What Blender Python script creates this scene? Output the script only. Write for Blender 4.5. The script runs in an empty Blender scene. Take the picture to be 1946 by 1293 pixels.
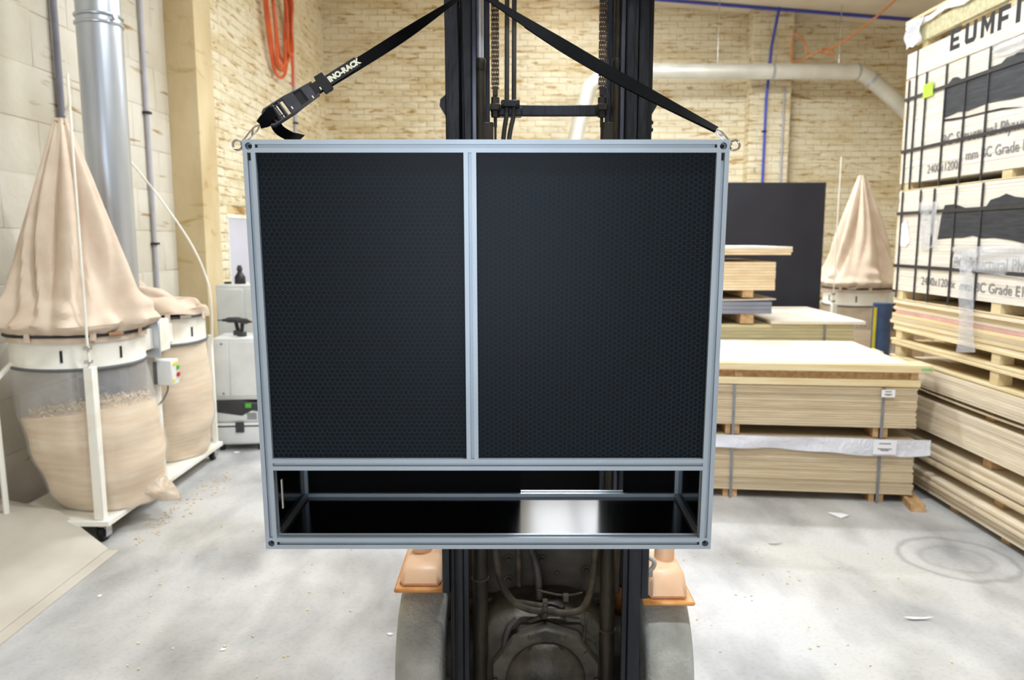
import bpy, bmesh, math, random
from math import sin, cos, pi, radians as R, tan, atan2, sqrt
from mathutils import Vector, Matrix, Euler
import numpy as np
random.seed(7)
S = bpy.context.scene
C = S.collection

# ------------------------------------------------------------------ camera, light, exposure
FPX, CAMH, PITCH = 1450.0, 1.80, math.atan(193.5/1450.0)
cam_d = bpy.data.cameras.new('camera'); cam = bpy.data.objects.new('camera', cam_d); C.objects.link(cam)
cam.location = (0, 0, CAMH); cam.rotation_euler = (pi/2-PITCH, 0, 0)
cam_d.sensor_fit = 'HORIZONTAL'; cam_d.sensor_width = 36.0; cam_d.lens = 36.0*FPX/1946.0
cam_d.clip_start = 0.05; cam_d.clip_end = 100
cam_d.dof.use_dof = True; cam_d.dof.focus_distance = 1.88; cam_d.dof.aperture_fstop = 4.0
S.camera = cam
S.view_settings.view_transform = 'Standard'; S.view_settings.look = 'None'
S.view_settings.gamma = 1.0; S.view_settings.use_curve_mapping = False
S.view_settings.exposure = -0.38
S.cycles.max_bounces = 7; S.cycles.caustics_reflective = False; S.cycles.caustics_refractive = False
W = bpy.data.worlds.new('world'); S.world = W; W.use_nodes = True
W.node_tree.nodes['Background'].inputs[0].default_value = (0.80, 0.90, 1.0, 1)
W.node_tree.nodes['Background'].inputs[1].default_value = 0.9

def area(name, loc, rot, sx, sy, power, col):
    d = bpy.data.lights.new(name, 'AREA'); d.shape = 'RECTANGLE'; d.size = sx; d.size_y = sy
    d.energy = power; d.color = col
    o = bpy.data.objects.new(name, d); C.objects.link(o); o.location = loc; o.rotation_euler = rot
    return o
# daylight through the big roller door behind the photographer
area('daylight_door', (-0.3, -4.9, 1.75), (pi/2, 0, 0), 2.4, 3.3, 190, (0.78, 0.87, 1.0))
LAMPS = [  # x, y, power : long workshop battens under the ceiling
    (0.25, 7.2, 190), (2.6, 9.6, 235), (0.3, 3.3, 170), (0.9, 1.0, 150), (-1.3, 5.6, 20)]
LAMP_COL = (0.88, 0.95, 1.0)
ROOF_GLOW_STRENGTH = 10.0

# ------------------------------------------------------------------ materials
def new_mat(name):
    m = bpy.data.materials.new(name); m.use_nodes = True
    nt = m.node_tree; return m, nt, nt.nodes['Principled BSDF']
def lin(c):
    return tuple(((x/255.0)/12.92 if x/255.0 <= .04045 else ((x/255.0+.055)/1.055)**2.4) for x in c)
def pm(name, c1, c2=None, scale=8.0, rough=0.6, metal=0.0, bump=0.0, bscale=None, stretch=(1, 1, 1), coords='Object',
       rand=0.0, detail=5.0, spec=0.5, contrast=(0.35, 0.65), bdist=0.01):
    """procedural material: two sRGB colours mixed by noise, optional bump, optional per-object brightness variation"""
    m, nt, b = new_mat(name); N, L = nt.nodes, nt.links
    b.inputs['Roughness'].default_value = rough; b.inputs['Metallic'].default_value = metal
    b.inputs['Specular IOR Level'].default_value = spec
    a = lin(c1); c2 = lin(c2) if c2 else tuple(x*0.86 for x in a)
    if coords == 'World':
        g = N.new('ShaderNodeNewGeometry'); src = g.outputs['Position']
    else:
        g = N.new('ShaderNodeTexCoord'); src = g.outputs['Object']
    mp = N.new('ShaderNodeMapping'); mp.inputs['Scale'].default_value = stretch; L.new(src, mp.inputs['Vector'])
    if rand > 0 and coords != 'World':
        oi0 = N.new('ShaderNodeObjectInfo'); ad = N.new('ShaderNodeVectorMath'); ad.operation = 'ADD'
        sc = N.new('ShaderNodeMath'); sc.operation = 'MULTIPLY'; sc.inputs[1].default_value = 37.0
        L.new(oi0.outputs['Random'], sc.inputs[0]); L.new(mp.outputs[0], ad.inputs[0]); L.new(sc.outputs[0], ad.inputs[1])
        vec = ad.outputs[0]
    else:
        vec = mp.outputs[0]
    n = N.new('ShaderNodeTexNoise'); n.inputs['Scale'].default_value = scale; n.inputs['Detail'].default_value = detail
    L.new(vec, n.inputs['Vector'])
    r = N.new('ShaderNodeValToRGB'); r.color_ramp.elements[0].position = contrast[0]; r.color_ramp.elements[1].position = contrast[1]
    r.color_ramp.elements[0].color = (*c2, 1); r.color_ramp.elements[1].color = (*a, 1)
    L.new(n.outputs['Fac'], r.inputs['Fac'])
    out = r.outputs['Color']
    if rand > 0:
        oi = N.new('ShaderNodeObjectInfo'); mr = N.new('ShaderNodeMapRange')
        mr.inputs['To Min'].default_value = 1-rand; mr.inputs['To Max'].default_value = 1.0
        L.new(oi.outputs['Random'], mr.inputs['Value'])
        mx = N.new('ShaderNodeVectorMath'); mx.operation = 'SCALE'
        L.new(out, mx.inputs[0]); L.new(mr.outputs[0], mx.inputs['Scale']); out = mx.outputs[0]
    L.new(out, b.inputs['Base Color'])
    if bump > 0:
        n2 = N.new('ShaderNodeTexNoise'); n2.inputs['Scale'].default_value = bscale or scale*3; n2.inputs['Detail'].default_value = 6
        L.new(vec, n2.inputs['Vector'])
        bp = N.new('ShaderNodeBump'); bp.inputs['Strength'].default_value = bump; bp.inputs['Distance'].default_value = bdist
        L.new(n2.outputs['Fac'], bp.inputs['Height']); L.new(bp.outputs[0], b.inputs['Normal'])
    return m

M = {}
M['brick'] = pm('painted_brick', (236, 226, 198), (214, 196, 154), 1.5, 0.75, bump=0.9, bscale=16, coords='World', stretch=(1, 1, 3.2), contrast=(0.30, 0.58), detail=9, bdist=0.014)
M['block'] = pm('limewashed_masonry', (216, 210, 197), (196, 187, 167), 1.3, 0.8, bump=0.6, bscale=14, coords='World', contrast=(0.3, 0.62), detail=8)
M['mortar'] = pm('dusty_mortar', (216, 194, 146), (172, 140, 88), 2.2, 0.9, bump=0.5, coords='World')
M['plaster'] = pm('mottled_plaster', (218, 200, 162), (198, 176, 134), 2.0, 0.85, bump=0.4, bscale=16, coords='World', stretch=(1, 1, .5))  # tan mottling by noise, browner than the masonry beside it
M['whitewall'] = pm('white_plaster', (238, 238, 242), (228, 228, 234), 2, 0.7, coords='World')
M['ceil'] = pm('foil_lined_ceiling', (246, 238, 224), (228, 216, 198), 1.2, 0.6, bump=.4, bscale=3, coords='World')
M['alu'] = pm('anodised_aluminium', (182, 194, 205), (173, 185, 196), 4, 0.42, 0.45, stretch=(1, 1, 1))
M['steel'] = pm('polished_steel', (222, 222, 224), (190, 190, 196), 20, 0.18, 1.0)
M['galv'] = pm('galvanised_sheet', (206, 212, 220), (182, 190, 202), 3.5, 0.34, 0.75, detail=8, stretch=(1, 1, .25), contrast=(.3, .7))
M['galvpipe'] = pm('dull_galvanised_pipe', (226, 224, 214), (208, 206, 196), 3, 0.45, 0.35)
M['blackply'] = pm('black_phenolic_ply', (16, 17, 19), (10, 11, 13), 6, 0.13, spec=0.55)
M['blackply_matt'] = pm('black_film_face', (44, 46, 56), (36, 37, 46), 2, 0.45, spec=0.4)
M['webbing'] = pm('black_webbing', (10, 11, 15), (6, 7, 9), 60, 0.7, spec=.10, bump=.6, bscale=500, bdist=.001)
M['buckle'] = pm('dark_grey_steel', (74, 74, 82), (60, 60, 66), 30, 0.42, 0.2)
M['shade_black'] = pm('slot_shade_black', (10, 10, 11), (7, 7, 8), 10, 0.7, spec=.1)  # near black, the dark behind the crate slot put into a colour
M['blackpl'] = pm('black_plastic', (20, 20, 23), (14, 14, 16), 10, 0.45)
M['labelcream'] = pm('cream_print', (244, 242, 220), (236, 234, 212), 10, 0.6)
M['mast'] = pm('worn_black_mast_steel', (50, 53, 60), (24, 25, 29), 14, 0.42, 0.45, bump=.25, bscale=60, stretch=(1, 1, .25), contrast=(.3, .75), detail=8)
M['mastedge'] = pm('rubbed_steel_edge', (96, 98, 108), (60, 62, 70), 20, 0.32, 0.8, stretch=(1, 1, .2))
M['greasy'] = pm('greasy_brown_steel', (66, 58, 44), (30, 26, 20), 16, 0.55, 0.3, bump=.4, bscale=60, stretch=(1, 1, .4), contrast=(.3, .7), detail=8)
M['chain'] = pm('dusty_leaf_chain', (104, 84, 64), (58, 46, 36), 60, 0.6, 0.4)
M['chrome'] = pm('chromed_rod', (240, 244, 252), (228, 233, 246), 5, 0.2, 0.7)
M['hose'] = pm('dusty_rubber_hose', (74, 72, 70), (44, 42, 40), 20, 0.6, stretch=(1, 1, .3))
M['dirtyhose'] = pm('muddy_hose', (84, 74, 58), (44, 38, 28), 24, 0.7)
M['dirtplate'] = pm('dirty_grey_plate', (92, 84, 72), (58, 52, 42), 6, 0.6, .2, bump=.2, bscale=30, detail=8)
M['axle'] = pm('oily_axle_casting', (104, 98, 86), (34, 30, 22), 5, 0.5, .2, bump=.5, bscale=25, detail=8)
M['tyre'] = pm('worn_grey_tyre', (196, 196, 188), (148, 148, 142), 9, 0.85, bump=.5, bscale=80, contrast=(.25, .7), detail=9)
M['rim'] = pm('white_rim', (198, 194, 184), (150, 144, 130), 9, 0.55)
M['orange'] = pm('pale_orange_paint', (240, 200, 164), (230, 178, 134), 9, 0.42, contrast=(.25, .6), detail=7)  # paler orange than on the rims and the body
M['orangeedge'] = pm('orange_paint', (218, 158, 92), (190, 124, 62), 14, 0.45)
M['blue'] = pm('blue_plastic', (70, 92, 130), (56, 76, 112), 8, 0.45)
M['orangebody'] = pm('orange_body_paint', (222, 140, 70), (196, 116, 52), 5, 0.4)
M['vinyl'] = pm('black_vinyl', (26, 26, 27), (18, 18, 19), 12, 0.5, bump=.2)
M['cloth'] = pm('beige_filter_cloth', (222, 204, 184), (206, 185, 164), 5, 0.9, bump=.15, bscale=400, bdist=.002)
M['whitepaint'] = pm('white_enamel', (240, 238, 228), (222, 212, 188), 5, 0.45, contrast=(.25, .5))
M['elastic'] = pm('dark_elastic', (56, 54, 56), (40, 38, 40), 20, 0.7)
M['dark'] = pm('dark_rubber', (34, 33, 33), (24, 23, 23), 10, 0.7)
M['greyplastic'] = pm('light_grey_plastic', (226, 228, 226), (214, 216, 214), 5, 0.5)
M['midgrey'] = pm('mid_grey_plastic', (98, 100, 104), (84, 86, 90), 5, 0.5)
M['darkgrey'] = pm('dark_grey_plastic', (58, 58, 60), (46, 46, 48), 8, 0.5)
M['green'] = pm('green_plastic', (92, 190, 60), (76, 170, 48), 8, 0.5)
M['mint'] = pm('faded_green_paint', (150, 206, 150), (128, 186, 126), 20, 0.7)
M['red'] = pm('red_plastic', (200, 40, 36), (176, 30, 28), 8, 0.5)
M['yellow'] = pm('yellow_label', (236, 220, 60), (224, 204, 44), 8, 0.5)
M['lime'] = pm('lime_sticker', (196, 240, 70), (184, 230, 56), 8, 0.6)
M['ply'] = pm('plywood_edge', (228, 210, 178), (206, 184, 148), 3, 0.7, stretch=(1.5, 1.5, 26), rand=.26, contrast=(.3, .7))
M['plyalong'] = pm('plywood_edge_pale', (246, 232, 208), (228, 210, 178), 3, 0.7, stretch=(1.5, 1.5, 26), rand=.20, contrast=(.3, .7))
M['plyyellow'] = pm('pale_yellow_board_edge', (230, 218, 176), (212, 198, 150), 3, 0.7, stretch=(1.5, 1.5, 26), rand=.2)
M['pine'] = pm('pine_board', (242, 226, 186), (224, 198, 146), 4, 0.65, stretch=(.6, 8, 8), rand=.10, contrast=(.3, .7))
M['pinegreen'] = pm('treated_pine', (222, 216, 176), (200, 190, 146), 4, 0.65, stretch=(8, .6, 8), rand=.06)
M['bearer'] = pm('timber_bearer', (214, 178, 132), (182, 142, 96), 9, 0.7, stretch=(3, 1, 3), rand=.15)
M['mdf'] = pm('white_faced_board', (240, 232, 216), (228, 216, 196), 3, 0.6, rand=.06)
M['mdfedge'] = pm('raw_board_edge', (240, 218, 182), (226, 198, 156), 6, 0.7, rand=.08)
M['pinkedge'] = pm('pink_board_edge', (222, 176, 168), (206, 156, 146), 6, 0.7)
M['greyboard'] = pm('grey_board', (136, 140, 154), (124, 128, 142), 4, 0.6)
M['cover'] = pm('pale_plywood_face', (244, 238, 228), (230, 220, 204), 2.5, 0.6, stretch=(1, .5, 9), contrast=(.3, .65), rand=.03)
M['ink'] = pm('faded_print', (150, 147, 146), (124, 122, 122), 60, 0.7)
M['inkblack'] = pm('black_print', (30, 31, 36), (22, 23, 27), 10, 0.7)
M['blotch'] = pm('black_brushed_paint', (58, 62, 70), (36, 38, 44), 6, 0.55, stretch=(1, 1, 10), detail=8)
M['strapblack'] = pm('black_strapping', (56, 56, 60), (44, 44, 48), 10, 0.45)
M['strapgrey'] = pm('grey_steel_strap', (150, 152, 158), (128, 130, 138), 10, 0.4, .5)
M['paper'] = pm('white_paper', (244, 244, 248), (236, 236, 240), 8, 0.7)
M['card'] = pm('grey_cardboard', (202, 195, 183), (188, 179, 165), 2.5, 0.85, detail=7)
M['cardbrown'] = pm('brown_cardboard', (204, 172, 138), (188, 154, 120), 3, 0.85)
M['sawdust'] = pm('sawdust', (250, 226, 188), (236, 202, 154), 4, 0.95, stretch=(1, 1, 8), bump=.5, bscale=120, contrast=(.3, .65))
M['chips'] = pm('wood_chips', (244, 226, 190), (222, 192, 146), 90, 0.95, bump=.8, bscale=120)
M['conduit'] = pm('grey_conduit', (186, 184, 194), (170, 168, 178), 6, 0.5)
M['conduitdark'] = pm('dark_grey_conduit', (134, 134, 146), (118, 118, 130), 6, 0.5)
M['bluepipe'] = pm('blue_air_pipe', (66, 78, 190), (56, 68, 172), 6, 0.4)
M['orangehose'] = pm('orange_air_hose', (226, 104, 52), (204, 86, 38), 6, 0.45)
M['cordorange'] = pm('orange_cord', (218, 148, 96), (200, 128, 78), 6, 0.55)
M['cord'] = pm('grey_cord', (120, 118, 116), (100, 98, 96), 6, 0.6)
M['rope'] = pm('jute_string', (178, 160, 130), (150, 132, 102), 30, 0.9)

def streaks(m, st, lo, hi, col, sc=2.4):
    nt = m.node_tree; N, L = nt.nodes, nt.links; b = N['Principled BSDF']; src = b.inputs['Base Color'].links[0].from_socket
    g = N.new('ShaderNodeNewGeometry'); mp = N.new('ShaderNodeMapping'); mp.inputs['Scale'].default_value = st; L.new(g.outputs['Position'], mp.inputs['Vector'])
    n = N.new('ShaderNodeTexNoise'); n.inputs['Scale'].default_value = sc; n.inputs['Detail'].default_value = 7; n.inputs['Distortion'].default_value = .5; L.new(mp.outputs[0], n.inputs['Vector'])
    r = N.new('ShaderNodeValToRGB'); e = r.color_ramp.elements; e[0].position = lo; e[0].color = (*lin(col), 1); e[1].position = hi; e[1].color = (1, 1, 1, 1); L.new(n.outputs['Fac'], r.inputs['Fac'])
    x = N.new('ShaderNodeMix'); x.data_type = 'RGBA'; x.blend_type = 'MULTIPLY'; x.inputs['Factor'].default_value = 1; L.new(src, x.inputs['A']); L.new(r.outputs['Color'], x.inputs['B']); L.new(x.outputs['Result'], b.inputs['Base Color'])
streaks(M['brick'], (1, 1, 5.5), .33, .42, (204, 176, 134), 4.2); streaks(M['mortar'], (1, 1, 5), .35, .5, (190, 160, 118)); streaks(M['block'], (.8, .8, 7), .30, .37, (196, 168, 126), 1.8); streaks(M['plaster'], (1, 1, 4), .28, .40, (230, 216, 190))
def film(name, alpha, col=(235, 236, 240), rough=.22, bumpy=.5, bs=12):
    m, nt, b = new_mat(name); N, L = nt.nodes, nt.links
    b.inputs['Base Color'].default_value = (*lin(col), 1); b.inputs['Roughness'].default_value = rough
    b.inputs['Specular IOR Level'].default_value = .8
    tr = N.new('ShaderNodeBsdfTransparent'); mx = N.new('ShaderNodeMixShader'); mx.inputs[0].default_value = alpha
    L.new(tr.outputs[0], mx.inputs[1]); L.new(b.outputs[0], mx.inputs[2])
    L.new(mx.outputs[0], N['Material Output'].inputs['Surface'])
    tc = N.new('ShaderNodeTexCoord'); no = N.new('ShaderNodeTexNoise'); no.inputs['Scale'].default_value = bs; no.inputs['Detail'].default_value = 4
    no.inputs['Distortion'].default_value = 1.2
    bp = N.new('ShaderNodeBump'); bp.inputs['Strength'].default_value = bumpy; bp.inputs['Distance'].default_value = .03
    L.new(tc.outputs['Object'], no.inputs['Vector']); L.new(no.outputs['Fac'], bp.inputs['Height']); L.new(bp.outputs[0], b.inputs['Normal'])
    return m
M['film'] = film('clear_plastic_bag', 0.26)
M['milkfilm'] = film('milky_plastic_film', 0.80, (240, 242, 250))
M['cornerfilm'] = film('bag_corner_film', 0.62, (226, 206, 182), .2, .9, 18)
M['wrapfilm'] = film('stretch_wrap', 0.28, (240, 242, 248), .2, .8, 25)

def emis(name, col, st):
    m, nt, b = new_mat(name)
    b.inputs['Base Color'].default_value = (*col, 1); b.inputs['Emission Color'].default_value = (*col, 1)
    b.inputs['Emission Strength'].default_value = st; return m
M['roof_glow'] = emis('added_roof_glow', (0.93, 0.96, 1.0), ROOF_GLOW_STRENGTH)
M['tube'] = emis('lamp_diffuser', LAMP_COL, 14.0)

def floor_mat():
    m, nt, b = new_mat('stained_concrete'); N, L = nt.nodes, nt.links
    g = N.new('ShaderNodeNewGeometry')
    def noise(sc, det, st=(1, 1, 1), dist=0.0):
        mp = N.new('ShaderNodeMapping'); mp.inputs['Scale'].default_value = st; L.new(g.outputs['Position'], mp.inputs['Vector'])
        n = N.new('ShaderNodeTexNoise'); n.inputs['Scale'].default_value = sc; n.inputs['Detail'].default_value = det
        n.inputs['Distortion'].default_value = dist; L.new(mp.outputs[0], n.inputs['Vector']); return n.outputs['Fac']
    def ramp(f, p0, c0, p1, c1):
        r = N.new('ShaderNodeValToRGB'); e = r.color_ramp.elements
        e[0].position = p0; e[0].color = (*lin(c0), 1); e[1].position = p1; e[1].color = (*lin(c1), 1)
        L.new(f, r.inputs['Fac']); return r.outputs['Color']
    def mult(a, bb, fac=1.0):
        x = N.new('ShaderNodeMix'); x.data_type = 'RGBA'; x.blend_type = 'MULTIPLY'; x.inputs['Factor'].default_value = fac
        L.new(a, x.inputs['A']); L.new(bb, x.inputs['B']); return x.outputs['Result']
    base = ramp(noise(.9, 9, (1, .7, 1), .15), .3, (186, 186, 186), .7, (203, 202, 201))
    smudge = ramp(noise(1.9, 12, (1.3, .7, 1), .15), .30, (172, 172, 174), .58, (255, 255, 255))
    grit = ramp(noise(45, 4), .3, (238, 236, 232), .5, (255, 255, 255))
    dust = ramp(noise(.8, 5, (1, 1, 1), .3), .45, (255, 255, 255), .75, (255, 249, 236))
    col = mult(mult(mult(base, smudge, .8), grit, .7), dust, .8)
    # the round scuff a wheel has left: concentric rings about one spot of the floor
    for (cx, cy, r0, w, st) in ((2.52, 4.12, .30, .022, .42), (2.52, 4.12, .18, .02, .25)):
        sub = N.new('ShaderNodeVectorMath'); sub.operation = 'SUBTRACT'; sub.inputs[1].default_value = (cx, cy, 0); L.new(g.outputs['Position'], sub.inputs[0])
        ln = N.new('ShaderNodeVectorMath'); ln.operation = 'LENGTH'; L.new(sub.outputs[0], ln.inputs[0])
        nz = noise(5, 3); ma = N.new('ShaderNodeMath'); ma.operation = 'MULTIPLY_ADD'; ma.inputs[1].default_value = .10; L.new(nz, ma.inputs[0]); L.new(ln.outputs['Value'], ma.inputs[2])
        s1 = N.new('ShaderNodeMath'); s1.operation = 'SUBTRACT'; s1.inputs[1].default_value = r0+.05; L.new(ma.outputs[0], s1.inputs[0])
        ab = N.new('ShaderNodeMath'); ab.operation = 'ABSOLUTE'; L.new(s1.outputs[0], ab.inputs[0])
        mr = N.new('ShaderNodeMapRange'); mr.interpolation_type = 'SMOOTHSTEP'; mr.inputs['From Min'].default_value = 0; mr.inputs['From Max'].default_value = w*1.6
        mr.inputs['To Min'].default_value = st; mr.inputs['To Max'].default_value = 0; L.new(ab.outputs[0], mr.inputs['Value'])
        x = N.new('ShaderNodeMix'); x.data_type = 'RGBA'; L.new(mr.outputs[0], x.inputs['Factor']); L.new(col, x.inputs['A']); x.inputs['B'].default_value = (*lin((110, 104, 98)), 1)
        col = x.outputs['Result']
    L.new(col, b.inputs['Base Color']); b.inputs['Roughness'].default_value = .62
    bp = N.new('ShaderNodeBump'); bp.inputs['Strength'].default_value = .06; bp.inputs['Distance'].default_value = .004
    L.new(noise(30, 6), bp.inputs['Height']); L.new(bp.outputs[0], b.inputs['Normal'])
    return m
M['floor'] = floor_mat()

def hex_mat(name, flat_top):
    """black phenolic ply with an embossed honeycomb; cell side about 7.3 mm"""
    m, nt, b = new_mat(name); N, L = nt.nodes, nt.links
    tc = N.new('ShaderNodeTexCoord'); sp = N.new('ShaderNodeSeparateXYZ'); L.new(tc.outputs['Object'], sp.inputs[0])
    cb = N.new('ShaderNodeCombineXYZ')
    L.new(sp.outputs['Z' if flat_top else 'X'], cb.inputs[0]); L.new(sp.outputs['X' if flat_top else 'Z'], cb.inputs[1])
    def vm(op, a, bv=None):
        n = N.new('ShaderNodeVectorMath'); n.operation = op
        if hasattr(a, 'links'): L.new(a, n.inputs[0])
        else: n.inputs[0].default_value = a
        if bv is not None:
            if hasattr(bv, 'links'): L.new(bv, n.inputs[1])
            else: n.inputs[1].default_value = bv
        return n
    s = 0.0073*sqrt(3); r = (1.0, 1.7320508, 1.0); h = (.5, .8660254, .5)
    sc = vm('SCALE', cb.outputs[0]); sc.inputs['Scale'].default_value = 1/s
    p = vm('ADD', sc.outputs[0], (200.0, 346.41016, .5)).outputs[0]
    a = vm('SUBTRACT', vm('MODULO', p, r).outputs[0], h).outputs[0]
    b2 = vm('SUBTRACT', vm('MODULO', vm('SUBTRACT', p, h).outputs[0], r).outputs[0], h).outputs[0]
    za = vm('MULTIPLY', a, (1, 1, 0)).outputs[0]; zb = vm('MULTIPLY', b2, (1, 1, 0)).outputs[0]
    la = vm('LENGTH', za).outputs['Value']; lb = vm('LENGTH', zb).outputs['Value']
    lt = N.new('ShaderNodeMath'); lt.operation = 'LESS_THAN'; L.new(la, lt.inputs[0]); L.new(lb, lt.inputs[1])
    mx = N.new('ShaderNodeMix'); mx.data_type = 'VECTOR'; L.new(lt.outputs[0], mx.inputs['Factor'])
    L.new(zb, mx.inputs[4]); L.new(za, mx.inputs[5])
    ag = vm('ABSOLUTE', mx.outputs[1]).outputs[0]
    dt = vm('DOT_PRODUCT', ag, (.5, .8660254, 0)).outputs['Value']
    sx = N.new('ShaderNodeSeparateXYZ'); L.new(ag, sx.inputs[0])
    mm = N.new('ShaderNodeMath'); mm.operation = 'MAXIMUM'; L.new(dt, mm.inputs[0]); L.new(sx.outputs['X'], mm.inputs[1])
    line = N.new('ShaderNodeMapRange'); line.interpolation_type = 'SMOOTHSTEP'
    line.inputs['From Min'].default_value = .40; line.inputs['From Max'].default_value = .47; L.new(mm.outputs[0], line.inputs['Value'])
    col = N.new('ShaderNodeMix'); col.data_type = 'RGBA'; L.new(line.outputs[0], col.inputs['Factor'])
    col.inputs['A'].default_value = (*lin((15, 18, 25)), 1); col.inputs['B'].default_value = (*lin((34, 53, 64)), 1)  # lines lighter and bluish: sheen on the embossing put into the colour
    L.new(col.outputs['Result'], b.inputs['Base Color'])
    rr = N.new('ShaderNodeMapRange'); rr.inputs['To Min'].default_value = .34; rr.inputs['To Max'].default_value = .24
    L.new(line.outputs[0], rr.inputs['Value']); L.new(rr.outputs[0], b.inputs['Roughness'])
    b.inputs['Specular IOR Level'].default_value = .13
    bp = N.new('ShaderNodeBump'); bp.inputs['Strength'].default_value = .5; bp.inputs['Distance'].default_value = .0008
    L.new(line.outputs[0], bp.inputs['Height']); L.new(bp.outputs[0], b.inputs['Normal'])
    return m
M['hexpointy'] = hex_mat('honeycomb_ply_upright', False)
M['hexflat'] = hex_mat('honeycomb_ply_turned', True)

# ------------------------------------------------------------------ mesh helpers
class MB:
    def __init__(s): s.v = []; s.f = []; s.sm = []
    def add(s, vs, fs, smooth=False):
        o = len(s.v); s.v += [tuple(p) for p in vs]; s.f += [tuple(i+o for i in f) for f in fs]; s.sm += [smooth]*len(fs); return s
    def box(s, x0, x1, y0, y1, z0, z1):
        return s.add([(x0, y0, z0), (x1, y0, z0), (x1, y1, z0), (x0, y1, z0), (x0, y0, z1), (x1, y0, z1), (x1, y1, z1), (x0, y1, z1)],
                     [(3, 2, 1, 0), (4, 5, 6, 7), (0, 1, 5, 4), (1, 2, 6, 5), (2, 3, 7, 6), (3, 0, 4, 7)])
    def obox(s, c, size, mat):
        c = Vector(c); hx, hy, hz = (d/2 for d in size); vs = []
        for z in (-hz, hz):
            for (x, y) in ((-hx, -hy), (hx, -hy), (hx, hy), (-hx, hy)): vs.append(c+mat @ Vector((x, y, z)))
        return s.add(vs, [(3, 2, 1, 0), (4, 5, 6, 7), (0, 1, 5, 4), (1, 2, 6, 5), (2, 3, 7, 6), (3, 0, 4, 7)])
    def cyl(s, p0, p1, r0, r1=None, n=16, caps=True, smooth=True):
        r1 = r0 if r1 is None else r1; p0, p1 = Vector(p0), Vector(p1); d = (p1-p0).normalized()
        a = d.orthogonal().normalized(); b = d.cross(a)
        vs = [p0+(a*cos(2*pi*i/n)+b*sin(2*pi*i/n))*r0 for i in range(n)]+[p1+(a*cos(2*pi*i/n)+b*sin(2*pi*i/n))*r1 for i in range(n)]
        s.add(vs, [(i, (i+1) % n, n+(i+1) % n, n+i) for i in range(n)], smooth)
        if caps: s.add(vs, [tuple(range(n-1, -1, -1)), tuple(range(n, 2*n))])
        return s
    def tube(s, pts, r, n=10, closed=False, caps=True):
        pts = [Vector(p) for p in pts]; m = len(pts); rs = r if hasattr(r, '__len__') else [r]*m
        tang = []
        for i in range(m):
            if closed: t = pts[(i+1) % m]-pts[i-1]
            else: t = pts[min(i+1, m-1)]-pts[max(i-1, 0)]
            tang.append(t.normalized())
        a = tang[0].orthogonal().normalized(); vs = []
        for i in range(m):
            a = (a-tang[i]*a.dot(tang[i])).normalized(); b = tang[i].cross(a)
            vs += [pts[i]+(a*cos(2*pi*k/n)+b*sin(2*pi*k/n))*rs[i] for k in range(n)]
        fs = []
        for i in range(m if closed else m-1):
            j = (i+1) % m
            fs += [(i*n+k, i*n+(k+1) % n, j*n+(k+1) % n, j*n+k) for k in range(n)]
        s.add(vs, fs, True)
        if caps and not closed: s.add(vs, [tuple(range(n-1, -1, -1)), tuple(range((m-1)*n, m*n))])
        return s
    def lathe(s, prof, n=32, c=(0, 0, 0), mat=None, smooth=True):
        c = Vector(c); vs = []
        for (r, z) in prof:
            for k in range(n):
                p = Vector((r*cos(2*pi*k/n), r*sin(2*pi*k/n), z)); vs.append(c+(mat @ p if mat else p))
        fs = []
        for i in range(len(prof)-1):
            fs += [(i*n+k, i*n+(k+1) % n, (i+1)*n+(k+1) % n, (i+1)*n+k) for k in range(n)]
        s.add(vs, fs, smooth)
        if prof[0][0] > 1e-5: s.add(vs, [tuple(range(n-1, -1, -1))])
        if prof[-1][0] > 1e-5: s.add(vs, [tuple(range((len(prof)-1)*n, len(prof)*n))])
        return s
    def prism(s, poly, fn, d0, d1):
        """poly of (u,v); fn(u,v,d)->point; solid between depths d0 and d1"""
        n = len(poly); vs = [fn(u, v, d0) for u, v in poly]+[fn(u, v, d1) for u, v in poly]
        return s.add(vs, [tuple(range(n-1, -1, -1)), tuple(range(n, 2*n))]+[(i, (i+1) % n, n+(i+1) % n, n+i) for i in range(n)])
    def grid(s, fn, nu, nv, cu=False, smooth=True):
        vs = [fn(i/(nu if cu else nu-1), j/(nv-1)) for j in range(nv) for i in range(nu)]
        fs = []
        for j in range(nv-1):
            for i in range(nu if cu else nu-1):
                k = (i+1) % nu; fs.append((j*nu+i, j*nu+k, (j+1)*nu+k, (j+1)*nu+i))
        return s.add(vs, fs, smooth)
    def slab(s, fn, nu, nv, off):
        """closed sheet: fn(u,v) and the same moved by off"""
        off = Vector(off); A = [Vector(fn(i/(nu-1), j/(nv-1))) for j in range(nv) for i in range(nu)]; n = nu*nv
        vs = A+[p+off for p in A]; fs = []
        for j in range(nv-1):
            for i in range(nu-1):
                q = (j*nu+i, j*nu+i+1, (j+1)*nu+i+1, (j+1)*nu+i); fs.append(q[::-1]); fs.append(tuple(k+n for k in q))
        rim = [i for i in range(nu)]+[j*nu+nu-1 for j in range(1, nv)]+[(nv-1)*nu+i for i in range(nu-2, -1, -1)]+[j*nu for j in range(nv-2, 0, -1)]
        for k in range(len(rim)):
            a, b = rim[k], rim[(k+1) % len(rim)]; fs.append((a, b, b+n, a+n))
        return s.add(vs, fs, True)
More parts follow.
